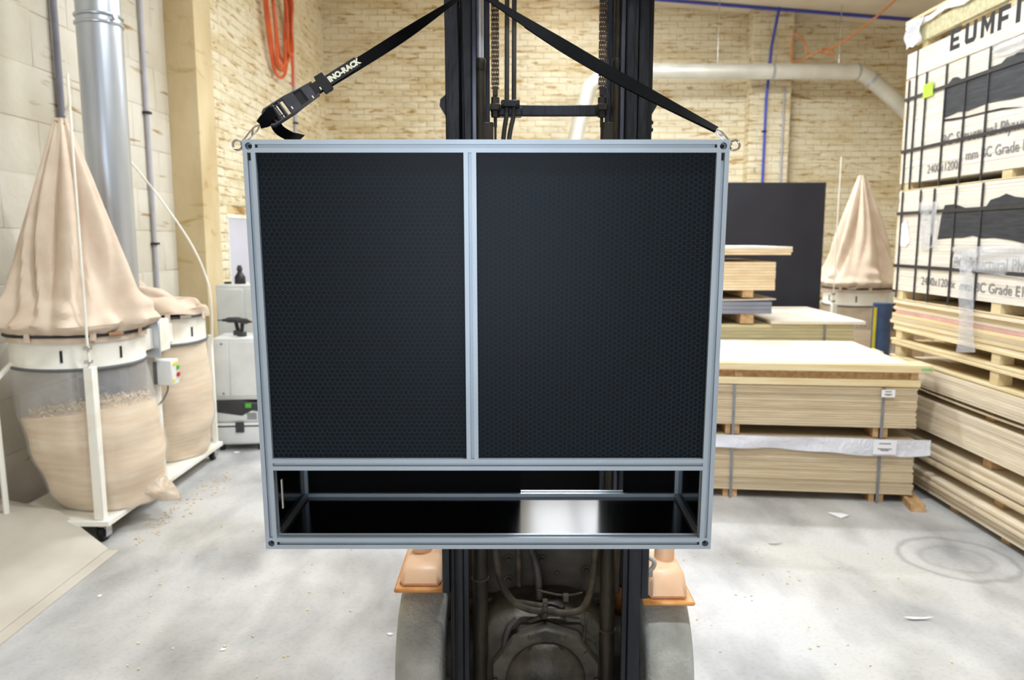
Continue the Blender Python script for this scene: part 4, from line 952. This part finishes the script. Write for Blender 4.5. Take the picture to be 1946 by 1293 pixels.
# tower of packs on the right (long side along the aisle)
TX, TY0, TY1 = 2.88, 3.36, 5.76; TYC = (TY0+TY1)/2
def tpack(label, z0, z1, n, mat, bh, seed, jig=.006, dx=0.0, dy=0.0, bearers=(-1.05, .22, -.32), name='plywood_pack', straps=()):
    # local x runs along -Y (so the front edge faces the aisle)
    return pack(name, label, (TX+dx, TYC+dy, z0), -pi/2, 2.4, 1.2, z1-z0, n, mat, bearers, bh, straps, jig=jig, seed=seed, pair=False, bw=.08)
BREC[0] = .055
tA = tpack('lowest sheets of the right hand tower just above the floor', 0, .182, 7, ('plyalong', 'ply'), .05, 21, .022, dx=.0)
tB = tpack('second layer of uneven sheets in the right hand tower', .184, .388, 9, ('plyalong', 'ply', 'plyalong'), .055, 22, .015, dx=.02, bearers=(-.98, .10, .95))
tC = tpack('thick smooth plywood pack low in the right hand tower', .390, .690, 13, 'plyalong', .078, 23, .0015, dx=.005, bearers=(-1.0, -.02, 1.0))
tD = tpack('thinner plywood pack in the middle of the right hand tower', .692, .903, 8, 'plyalong', .07, 24, .003, bearers=(-1.0, -.02, 1.0))
bow = MB().slab(lambda u, v: (-1.2+2.4*u, -.004+.1*v, .060-.020*sin(pi*u)), 24, 3, (0, 0, .006)); bow.build('sagging_sheet', 'ply', tD)
def tpal(label, z0, seed, hh=.125):
    rg = random.Random(seed); sp = []
    for y in (0, .55, 1.1): sp.append(('base_board', -1.2+rg.uniform(0, .03), 1.2, y, y+.10, 0, .02, None))
    for x in (-1.13, .02, 1.05):
        for y in (.005, .55, 1.1): sp.append(('block', x, x+.08, y, y+.09, .02, hh-.022, None))
    for k in range(7):
        y = k*.172; sp.append(('deck_board', -1.2+rg.uniform(-.02, .05), 1.2, y-.005, y+.13, hh-.022, hh, None))
    return pallet(label, (TX, TYC, z0), -pi/2, 2.4, 1.2, sp)
tP1 = tpal('lower of two empty pine pallets in the right hand tower', .907, 31); tP2 = tpal('upper of two empty pine pallets in the right hand tower', 1.034, 32, .108)
tE = tpack('loose rough sheets with a pink edge below the wrapped packs', 1.143, 1.346, 8, ('plyalong', 'pine', 'ply', 'pine', 'pinkedge', 'plyalong', 'pine', 'plyalong'), .0, 25, .026, dx=-.0, bearers=())
CV = .012
def printed_pack(label, z0, z1, bh, seed, nsh, extra):
    t = thing('plywood_pack', label, 'board pack', (TX, TYC, z0), -pi/2)
    th = (z1-z0-bh)/nsh
    for i in range(nsh): link('sheet', sheet_mesh(2.4, 1.2, th*.97, 'cover'), t, (random.Random(seed+i).uniform(-.004, .004), random.Random(seed*2+i).uniform(-.002, .002), bh+i*th))
    for x in (-1.12, .02, -.55, 1.1):
        if x == -.55: continue
        MB().box(x-.04, x+.05, .005, 1.19, 0, bh).build('bearer', 'pine', t)
    MB().box(-1.2, 1.2, .0, .022, 0, .008).build('base_board', 'pine', t)
    MB().box(-1.215, -1.203, .0, 1.2, bh, z1-z0-.18).build('end_board', 'mdfedge', t)
    return t
def lx(px): return -( (TX*FPX/(px-973))*cos(PITCH)+0.0 - 0 )  # depth of a vertical line on the aisle face (approx.), as negative local x + TYC
def yy(px, py):
    """point of the aisle face seen at a spot of the photo -> local (x, z world)"""
    dx_, dy_ = (px-973)/FPX, (py-646.5)/FPX; zc = TX/dx_
    return TYC-(zc*(cos(PITCH)-dy_*sin(PITCH))), CAMH-zc*(sin(PITCH)+dy_*cos(PITCH))
def face_poly(parent, name, mat, pts, z0, proud=.004, depth=.002):
    q = [yy(a, b_) for a, b_ in pts]
    return MB().prism(q, lambda u, v, d: (u, -d, v-z0), proud-depth, proud).build(name, mat, parent)
def face_text(parent, body, px, py, size, z0, mat, shear=0.0, offset=0.0, space=1.0, proud=.003):
    me = text_mesh(body, size, .0008, shear, offset, space, 'lettering'); me.materials.append(M[mat])
    x, z_ = yy(px, py); o = link('lettering', me, parent, (x, -proud, z_-z0)); o.rotation_euler = (pi/2, 0, 0); return o
Z1, Z2 = 2.142, 1.348
tF = printed_pack('lower wrapped plywood pack with black strapping and painted out name', Z2, 2.14, .07, 40, 34, None)
tG = printed_pack('upper wrapped plywood pack with black strapping and a lime sticker', Z1, 3.12, .057, 41, 42, None)
def vstrap(t, px, py, z0, za, zb, mat='strapblack', w=.007, proud=.009):
    x, _ = yy(px, py); MB().box(x-w, x+w, -proud-.002, -.004, za-z0, zb-z0).build('strap', mat, t)
def hstrap(t, zw, z0, xa=-1.2, xb=1.2, h=.011): MB().box(xa, xb, -.013, -.008, zw-h-z0, zw+h-z0).build('band', 'strapblack', t)
for px, zb in ((1724, 2.93), (1737, 3.12), (1756, 2.94), (1793, 2.94), (1831, 2.94), (1873, 2.94)): vstrap(tG, px, 250, Z1, 2.15, zb)
for x in (.36, .66, .98): MB().box(x-.007, x+.007, -.011, -.004, .01, .80).build('strap', 'strapblack', tG)
hstrap(tG, 2.797, Z1); hstrap(tG, 2.428, Z1)
for px in (1712, 1746, 1772, 1813, 1863): vstrap(tF, px, 450, Z2, 1.36, 2.135)
for x in (.33, .7, 1.0): MB().box(x-.007, x+.007, -.011, -.004, .01, .79).build('strap', 'strapblack', tF)
hstrap(tF, 1.98, Z2); hstrap(tF, 1.597, Z2, -1.2, -.30); hstrap(tF, 1.597, Z2, -.22, 1.2)
# top cover boards of the upper pack
MB().box(-1.2, 1.2, -.007, 0, 2.945-Z1, 3.118-Z1).build('cover_board', 'cover', tG)
LET = {'E': [(0, 0), (.11, 0), (.11, .028), (.035, .028), (.035, .05), (.095, .05), (.095, .076), (.035, .076), (.035, .10), (.11, .10), (.11, .128), (0, .128)],
       'U': [(.02, 0), (.10, 0), (.12, .02), (.12, .128), (.085, .128), (.085, .03), (.035, .03), (.035, .128), (0, .128), (0, .02)],
       'M': [(0, 0), (.032, 0), (.032, .075), (.065, .02), (.098, .075), (.098, 0), (.13, 0), (.13, .128), (.10, .128), (.065, .07), (.03, .128), (0, .128)],
       'F': [(0, 0), (.035, 0), (.035, .045), (.095, .045), (.095, .072), (.035, .072), (.035, .10), (.11, .10), (.11, .128), (0, .128)],
       'I': [(0, 0), (.038, 0), (.038, .128), (0, .128)]}
lx0, lz0 = yy(1807, 98)
for i, ch_ in enumerate('EUMFI'):
    MB().prism([(lx0+.165*i+u, lz0-Z1+v) for u, v in LET[ch_]], lambda u, v, d: (u, -d, v), .0071, .0085).build('letter', 'inkblack', tG)
face_text(tG, 'BC Structural Plywood', 1790, 278, .105, Z1, 'ink', proud=.004)
face_text(tG, '2400x1200x', 1762, 330, .082, Z1, 'ink', proud=.004)
face_text(tG, 'mm BC Grade E1 WBP', 1835, 305, .088, Z1, 'ink', proud=.004)
face_text(tF, 'BC Structural Plywood', 1812, 508, .10, Z2, 'ink', proud=.004)
face_text(tF, '2400x1200x', 1751, 541, .082, Z2, 'ink', proud=.004)
face_text(tF, 'mm BC Grade E1 WBP', 1824, 551, .088, Z2, 'ink', proud=.004)
rb = random.Random(9)
def blotch(t, z0, top, bot):
    face_poly(t, 'painted_patch', 'blotch', top+bot[::-1], z0, proud=.0055)
blotch(tG, Z1, [(1797, 170), (1803, 160), (1812, 148), (1820, 146), (1829, 150), (1840, 146), (1858, 142), (1872, 138), (1884, 128), (1905, 120), (1914, 110), (1930, 104), (1946, 92), (1990, 70), (2080, 40)],
       [(1795, 224), (1806, 220), (1822, 213), (1840, 211), (1856, 205), (1876, 197), (1900, 192), (1925, 188), (1950, 182), (2000, 172), (2080, 150)])
blotch(tF, Z2, [(1790, 412), (1797, 390), (1816, 388), (1838, 396), (1876, 392), (1884, 380), (1902, 374), (1914, 368), (1930, 374), (1950, 376), (2000, 372), (2080, 366)],
       [(1783, 455), (1812, 452), (1830, 452), (1850, 448), (1868, 453), (1890, 452), (1905, 454), (1930, 458), (1950, 463), (2000, 470), (2080, 480)])
face_poly(tG, 'sticker', 'lime', [(1759, 162), (1777, 154), (1776, 181), (1757, 188)], Z1, .014)
face_poly(tG, 'tear', 'inkblack', [(1795, 231), (1812, 229), (1838, 224), (1870, 216), (1905, 209), (1946, 203), (1905, 205), (1870, 213), (1838, 221), (1795, 227)], Z1, .0055)
face_poly(tF, 'paper_patch', 'paper', [(1712, 428), (1724, 418), (1731, 458), (1722, 470), (1712, 468)], Z2, .006)
# stretch wrap left on the packs
def wrap_patch(t, z0, px0, px1, y0a, y0b, y1a, y1b):
    a, b_, c_, d_ = (yy(*q) for q in ((px0, y0a), (px1, y0b), (px1, y1b), (px0, y1a)))
    def f(u, v):
        p = [(1-u)*(1-v)*a[k]+u*(1-v)*b_[k]+u*v*c_[k]+(1-u)*v*d_[k] for k in (0, 1)]
        return (p[0], -.018-.012*sin(11*u+5*v)*sin(7*v+2), p[1]-z0)
    MB().slab(f, 24, 16, (0, .001, 0)).build('stretch_wrap', 'wrapfilm', t)
wrap_patch(tF, Z2, 1815, 2050, 470, 462, 510, 545); wrap_patch(tG, Z1, 1890, 2080, 85, 20, 108, 80); wrap_patch(tF, Z2, 1752, 1785, 385, 383, 475, 470)
tl = MB().slab(lambda u, v: (lambda q: (q[0]+.0, -.025-.01*sin(9*u+6*v), q[1]-Z2))(yy(1843+(u-.5)*(14+26*v), 478+v*192)), 8, 24, (0, .001, 0)); tl.build('film_tail', 'wrapfilm', tF)
# pallet and wrapped boards on the very top
sp = []
for y in (.0, .55, 1.1): sp.append(('block', -1.04, -.98, y+.01, y+.09, 0, .06, None)); sp.append(('block', -.1, -.02, y+.01, y+.09, 0, .06, None)); sp.append(('block', .95, 1.03, y+.01, y+.09, 0, .06, None))
sp.append(('side_board', -1.14, 1.15, -.005, .03, .05, .16, 'pinegreen')); sp.append(('side_board', -1.14, 1.15, 1.16, 1.195, .05, .16, 'pinegreen'))
for x in (-.85, .05, .9): sp.append(('block', x, x+.05, .0, .06, .16, .21, None)); sp.append(('block', x, x+.05, 1.1, 1.16, .16, .21, None))
for k in range(6): sp.append(('deck_board', -1.24, 1.2, -.02+k*.205, .16+k*.205, .21, .235, None))
tT = pallet('pine pallet with torn white film at the very top of the tower', (TX, TYC, 3.121), -pi/2, 2.4, 1.2, sp)
MB().slab(lambda u, v: (-1.19+.21*u-.02*v+.012*sin(9*v), -.03-.012*sin(6*u+4*v), .20-.165*v+.01*sin(8*u)), 10, 12, (0, .003, 0)).build('torn_film', 'milkfilm', tT)
MB().slab(lambda u, v: (-1.22+.9*u, -.025, .205-.03*v-.02*u*v+.012*sin(14*u)), 22, 4, (0, .002, 0)).build('torn_film', 'milkfilm', tT)

# loose timber on the floor by the tower
tag(MB().prism([(-.045, 0), (.045, 0), (.045, .05), (.02, .05), (.012, .04), (-.012, .04), (-.02, .05), (-.045, .05)], lambda u, v, d: (u, d, v), 0, .62).build('grooved_bearer', 'bearer', None, loc=(2.69, 4.86, 0), rot=(0, 0, R(-11))), 'grooved timber bearer on the floor between the two stacks', 'timber')
# roll and cardboard between the stacks
rl = thing('plastic_roll', 'upright dark blue roll with a yellow edge behind the timber', 'roll', (3.58, 7.35, 0))
MB().lathe([(.03, 0), (.085, 0), (.085, 1.18), (.03, 1.18)], 28).build('roll_body', 'blue', rl)
MB().box(-.105, -.08, -.06, -.05, 0, 1.14).build('edge_strip', 'yellow', rl)
tag(MB().slab(lambda u, v: (.28*u, .03*sin(5*u)+.08*v, 1.2*v*(1-.06*u)), 8, 6, (0, .006, 0)).build('cardboard_sheet', 'cardbrown', None, loc=(3.72, 7.3, 0)), 'brown cardboard sheet leaning beside the dark blue roll', 'cardboard')

# ------------------------------------------------------------------ cases and tools by the side room door
vac = thing('shop_vacuum', 'white workshop vacuum with dark lid at the bottom of the case stack', 'vacuum', (-2.34, 6.58, 0), R(6))
vb = MB().box(-.21, .21, -.24, .24, .05, .24).build('vacuum_tub', 'greyplastic', vac, bevel=.03, seg=3)
MB().box(-.213, .213, -.243, .243, .205, .22).build('seam_band', 'darkgrey', vac, bevel=.004)
MB().box(-.20, .20, -.23, .23, .24, .36).build('vacuum_head', 'greyplastic', vac, bevel=.03, seg=3)
MB().prism([(-.20, .36), (-.19, .335), (.02, .30), (.10, .345), (.205, .33), (.21, .40), (.0, .43), (-.21, .43)], lambda u, v, d: (u, d, v), -.236, .235).build('lid', 'darkgrey', vac, bevel=.006)
MB().box(-.035, .035, -.255, -.24, .16, .25).build('latch', 'darkgrey', vac, bevel=.004); MB().box(.05, .10, -.243, -.238, .37, .41).build('green_button', 'green', vac, bevel=.003)
b = MB()
for k in range(5): b.box(.06, .14, -.234, -.231, .27+.012*k, .275+.012*k)
b.build('vent_slot', 'midgrey', vac)
for x in (-.16, .16):
    for y in (-.2, .2): MB().cyl((x-.018, y, .035), (x+.018, y, .035), .035, n=18).build('wheel', 'dark', vac)
tc_ = thing('tool_case', 'tall white tool case standing on the workshop vacuum', 'tool case', (-2.34, 6.58, .432), R(6))
MB().box(-.205, .205, -.20, .20, 0, .53).build('case_body', 'greyplastic', tc_, bevel=.012, seg=2)
for x0, x1 in ((-.19, -.08), (-.07, .19)):
    MB().box(x0, x1, -.206, -.199, .035, .50).build('door_panel', 'greyplastic', tc_, bevel=.004)
for z in (.06, .485): MB().cyl((-.13, -.206, z), (-.13, -.212, z), .008, n=12).build('lock', 'midgrey', tc_)
tag(MB().box(-.245, -.207, -.1, .1, .42, .44).build('yellow_tray', 'yellow', None, loc=(-2.34, 6.58, .432), rot=(0, 0, R(6)), bevel=.004), 'small yellow tray clipped on the tall white case', 'tray')
def drill(label, loc, rz, rx=0.0, accent='blue'):
    t = thing('cordless_drill', label, 'drill', loc, rz)
    MB().lathe([(0, -.09), (.028, -.085), (.034, -.05), (.034, .05), (.026, .08), (.018, .095), (.016, .13), (0, .132)], 20, (0, 0, .185), Matrix.Rotation(pi/2, 3, 'Y')).build('drill_body', 'darkgrey', t)
    MB().lathe([(0, .13), (.008, .13), (.008, .18), (0, .19)], 12, (0, 0, .185), Matrix.Rotation(pi/2, 3, 'Y')).build('chuck', accent, t)
    MB().obox((-.035, 0, .10), (.045, .038, .13), Matrix.Rotation(R(10), 3, 'Y')).build('handle', 'dark', t, bevel=.01)
    t.scale = (.72, .72, .72)
    MB().obox((-.045, 0, .028), (.11, .07, .056), Matrix.Identity(3)).build('battery', 'darkgrey', t, bevel=.008)
    return t
drill('dark cordless drill with blue chuck on the white case', (-2.42, 6.60, .963), R(196)); 
d2 = drill('dark cordless drill with red collar on the white case', (-2.30, 6.50, .963), R(-35), accent='red')
pol = thing('sander', 'dark grey power tool standing on the white case', 'power tool', (-2.20, 6.70, .963), R(20))
MB().lathe([(.05, 0), (.055, .01), (.05, .03), (.035, .045), (.032, .12), (.038, .15), (.03, .165), (0, .168)], 20).build('tool_body', 'darkgrey', pol)
MB().obox((.05, 0, .12), (.10, .035, .035), Matrix.Rotation(R(-20), 3, 'Y')).build('tool_handle', 'midgrey', pol, bevel=.008)
cab = thing('white_cabinet', 'tall pale cabinet just inside the doorway behind the cases', 'cabinet', (-2.56, 7.5, 0))
MB().box(-.27, .27, -.22, .22, 0, 1.36).build('cabinet_body', 'greyplastic', cab, bevel=.01)
MB().box(-.255, -.005, -.228, -.22, .05, 1.32).build('cabinet_door', 'greyplastic', cab, bevel=.004); MB().box(.005, .255, -.228, -.22, .05, 1.32).build('cabinet_door', 'greyplastic', cab, bevel=.004)
lb = thing('spray_bottle', 'small black bottle standing on the tall pale cabinet', 'bottle', (-2.64, 7.42, 1.36))
MB().lathe([(.0, 0), (.05, 0), (.052, .01), (.05, .07), (.03, .10), (.022, .115), (.022, .13)], 20).build('bottle_body', 'blackpl', lb)
MB().lathe([(.026, .13), (.028, .15), (.02, .165), (.018, .18), (0, .182)], 16).build('bottle_cap', 'darkgrey', lb)
tag(MB().box(-.03, .03, -.02, .02, 0, .018).build('sanding_block', 'bearer', None, loc=(-2.50, 7.40, 1.362), bevel=.003), 'small brown block beside the black bottle on the cabinet', 'block')
tag(MB().box(-.03, .03, -.02, .02, 0, .02).build('battery_pack', 'dark', None, loc=(-2.76, 7.42, 1.362), bevel=.003), 'small black battery beside the black bottle on the cabinet', 'battery')

# ------------------------------------------------------------------ pipes, hoses and cords on the walls
def pipe(name, label, pts, r, mat, cat='pipe', n=12, clips=(), sp=None):
    b0 = Vector(pts[-1]); t = thing(name, label, cat, b0)
    P = [Vector(p)-b0 for p in (spline(pts, sp) if sp else pts)]
    MB().tube(P, r, n).build('pipe_run', mat, t)
    for c_ in clips: MB().obox(Vector(c_)-b0, (r*3.2, r*3.2, .02), Matrix.Identity(3)).build('clip', 'dark', t)
    return t
pipe('conduit', 'dark grey conduit on the near left wall behind the filter bag', [(XL+.04, 5.78, 5.7), (XL+.04, 5.78, .3)], .024, 'conduitdark')
pipe('conduit', 'pale conduit on the left wall between duct and plastered corner', [(XL+.035, 7.14, 5.7), (XL+.035, 7.14, 1.0)], .02, 'conduit', clips=[(XL+.035, 7.14, 2.93), (XL+.035, 7.14, 1.75)])
pipe('conduit', 'pale conduit below the orange hose near the far corner', [(XL2+.035, 11.0, 5.7), (XL2+.035, 11.0, .8)], .022, 'conduit', clips=[(XL2+.035, 11.0, 3.4), (XL2+.035, 11.0, 2.9)])
# coiled orange air hose
hh = thing('air_hose', 'coiled orange air hose hanging on the far left wall', 'hose', (XL2+.085, 10.15, 3.86)); rg = random.Random(2)
MB().cyl((-.08, 0, 1.08), (.08, 0, 1.08), .015, n=10).build('hook', 'dark', hh)
for k in range(5):
    wy, lz, oy, ox = rg.uniform(.16, .46), rg.uniform(.75, 1.1), rg.uniform(-.14, .16), .0+.025*k
    wy, lz, oy = [.66, .60, .5, .34, .2][k], [1.1, 1.02, .9, 1.0, .78][k], [.02, -.02, .08, -.14, .2][k]
    P = [(ox+.015*sin(3*a), oy+wy*sin(a)*(.75+.25*cos(a)), 1.09-lz*.5*(1-cos(a))) for a in [2*pi*i/40 for i in range(40)]]
    MB().tube(P, .020, 8, closed=True).build('hose_loop', 'orangehose', hh)
MB().tube(spline([(.06, .35, 1.4), (.06, .42, .9), (.06, .43, .3), (.06, .40, -.05)], 8), .02, 8).build('hose_end', 'orangehose', hh)
# blue compressed air line under the ceiling with its drop
YP = YB-.42
pb_ = [at(1120, -14, YP), at(1300, -4, YP), at(1480, 8, YP), at(1620, 17, YP), at(1740, 28, YP)]
pipe('air_line', 'blue compressed air line running under the ceiling', [(p.x, p.y, min(p.z, ceil_z(p.x)-.03)) for p in pb_], .024, 'bluepipe', clips=[at(1442, 5, YP-.01), at(1530, 10, YP-.01), at(1625, 17, YP-.01)])
q = [at(1481, 14, YP), at(1466, 90, YP), at(1456, 190, YP), at(1449, 345, YP), at(1440, 560, YP)]
pipe('air_drop', 'blue air pipe dropping down the brick pilaster', [(p.x, p.y, p.z) for p in q], .022, 'bluepipe', clips=[(q[0].x, YP, q[0].z+.02), at(1452, 250, YP-.01)])
pipe('conduit', 'thin grey conduit beside the blue air pipe on the pilaster', [(4.36, YB-.32, 4.2), (4.36, YB-.32, 1.0)], .016, 'conduit')
pipe('conduit', 'dark conduit in the corner of the brick pilaster', [(4.53, YB-.05, 5.3), (4.53, YB-.05, 1.0)], .03, 'conduitdark')
# galvanised dust pipe along the back wall
YQ = YB-.75
q = [at(1085, 300, YQ), at(1100, 235, YQ), at(1120, 165, YQ), at(1150, 140, YQ), at(1200, 135, YQ), at(1400, 136, YQ), at(1630, 136, YQ), at(1652, 148, YQ), at(1700, 190, YQ), at(1760, 250, YQ)]
gp = thing('dust_pipe', 'horizontal galvanised dust pipe along the far brick wall', 'pipe', q[-1]); o = MB().tube(q, .118, 24).build('pipe_run', 'galvpipe', gp); o.location = -q[-1]
for a, b_ in ((q[5]+Vector((.55, 0, 0)), .123), (q[6], .124), (q[7]+Vector((.04, 0, -.03)), .124)):
    d = Vector((1, 0, 0)) if b_ == .123 or a == q[6] else (q[8]-q[7]).normalized(); o = MB().cyl(a-d*.02-q[-1], a+d*.02-q[-1], b_, n=24).build('joint_band', 'galv', gp)
for x_ in (q[5].x-.3, q[6].x-.3):
    MB().cyl((x_-q[-1].x, 0, q[5].z-q[-1].z+.11), (x_-q[-1].x, 0, ceil_z(x_)-q[-1].z), .006, n=8).build('hanger', 'steel', gp)
q = spline([at(1730, -30, 10.5), at(1690, 10, 10.9), at(1640, 52, 11.4), at(1590, 86, 11.9), at(1555, 98, 12.1), at(1525, 114, 12.25), at(1504, 118, 12.3)], 8)
cd = thing('extension_cord', 'orange extension cord slung across the far wall', 'cord', q[-1]); o = MB().tube(q, .016, 8).build('cord_run', 'cordorange', cd); o.location = -q[-1]
q2 = spline([at(1535, 102, 12.2), at(1528, 78, 12.25), at(1515, 66, 12.27), at(1506, 70, 12.28), at(1504, 90, 12.3), at(1504, 116, 12.3)], 8)
o = MB().tube(q2, .016, 8).build('cord_loop', 'cordorange', cd); o.location = -q[-1]
q2 = spline([at(1560, 94, 12.0), at(1572, 104, 12.0), at(1584, 103, 12.0), at(1574, 93, 12.0), at(1560, 94, 12.0)], 6)
o = MB().tube(q2, .016, 8).build('cord_loop', 'cordorange', cd); o.location = -q[-1]

# ------------------------------------------------------------------ things on the floor
def cardf(u, v):
    x = -3.28+.93*u; y = 2.5+v*(4.24-2.5)+.42*(1-u)*v
    return (x, y, .006+.165*max(0, min(1, (y-3.98)/.28))*max(0, min(1, (1-u)*2.6)))
tag(MB().slab(cardf, 16, 16, (0, 0, .004)).build('cardboard_sheet', 'card', None), 'large grey cardboard sheet on the floor before the dust collector', 'cardboard')
tag(MB().slab(lambda u, v: (-3.24+.96*u, 2.4+v*1.83, .0015), 8, 8, (0, 0, .003)).build('hardboard_sheet', 'card', None), 'thin board lying under the large grey cardboard', 'board')
def scrap(label, px, py, s, name='paper_scrap', mat='paper', cat='scrap', thin=1.0):
    p = at(px, py, 1); k = CAMH/(CAMH-p.z); p = Vector((p.x*k, k, .001)); rg = random.Random(px)
    poly = [(s*cos(a)*rg.uniform(.6, 1.2), s*sin(a)*rg.uniform(.5, 1.0)*thin) for a in [2*pi*i/6 for i in range(6)]]
    tag(MB().prism(poly, lambda u, v, d: (u, v, d+.15*abs(u)), 0, .003).build(name, mat, None, loc=p), label, cat)
p = at(1595, 981, 1); k = CAMH/(CAMH-p.z); p = Vector((p.x*k, k, .001))
tag(MB().prism([(-.06, .03), (-.01, -.05), (.06, -.01), (.03, .035), (-.045, .045)], lambda u, v, d: (u, v, d+.1*abs(u)), 0, .003).build('paper_scrap', 'paper', None, loc=p), 'white paper scrap on the floor before the middle stack', 'scrap')
for lab, px, py, s in (('tiny white scrap on the floor left of the forklift tyre', 742, 1207, .014), ('tiny white scrap on the floor at lower left', 424, 1236, .014), ('tiny white scrap near the cardboard corner', 190, 1134, .013), ('tiny white scrap near the shop vacuum wheels', 451, 861, .03)): scrap(lab, px, py, s)
scrap('thin wood splinter on the floor right of the crate', 1470, 1035, .045, 'wood_splinter', 'card', thin=.2)
scrap('pale wood sliver on the floor at lower right', 1745, 1178, .06, 'wood_splinter', 'paper', thin=.2)
rg = random.Random(8); b = MB()
for _ in range(90):
    k = rg.random(); x = -2.24+.05*rg.gauss(0, 1)+.06*k; y = 4.35+1.4*k+.06*rg.gauss(0, 1)
    b.obox((x, y, .004), (rg.uniform(.006, .02), rg.uniform(.004, .01), .004), Euler((0, 0, rg.uniform(0, 6))).to_matrix())
for _ in range(110):
    x, y = rg.choice((-1, 1))*rg.uniform(.75, 2.1), rg.uniform(2.5, 4.8); b.obox((x, y, .003), (rg.uniform(.006, .016), rg.uniform(.004, .01), .003), Euler((0, 0, rg.uniform(0, 6))).to_matrix())
o = stuff(b.build('wood_shavings', 'chips', None)); o['label'] = 'scattered wood shavings on the concrete floor'; o['category'] = 'shavings'

for o in list(C.objects):
    if o.parent is None and 'label' in o and o.get('category') in ('board pack', 'pallet', 'pipe', 'lamp', 'drill', 'added_skylight', 'dust collector', 'scrap'):
        l = o['label']; c_ = o['category']
        g = {'pipe': 'pipes and conduits on the walls', 'lamp': 'workshop lamps under the ceiling', 'drill': 'cordless drills on the white case', 'added_skylight': 'glowing roof panels added for light', 'dust collector': 'white dust collectors', 'scrap': 'scraps on the floor'}.get(c_)
        if not g: g = 'packs and pallets of the right hand tower' if (o.location.x > 2.8 and c_ != 'pipe') else 'packs of the middle stacks'
        o['group'] = g
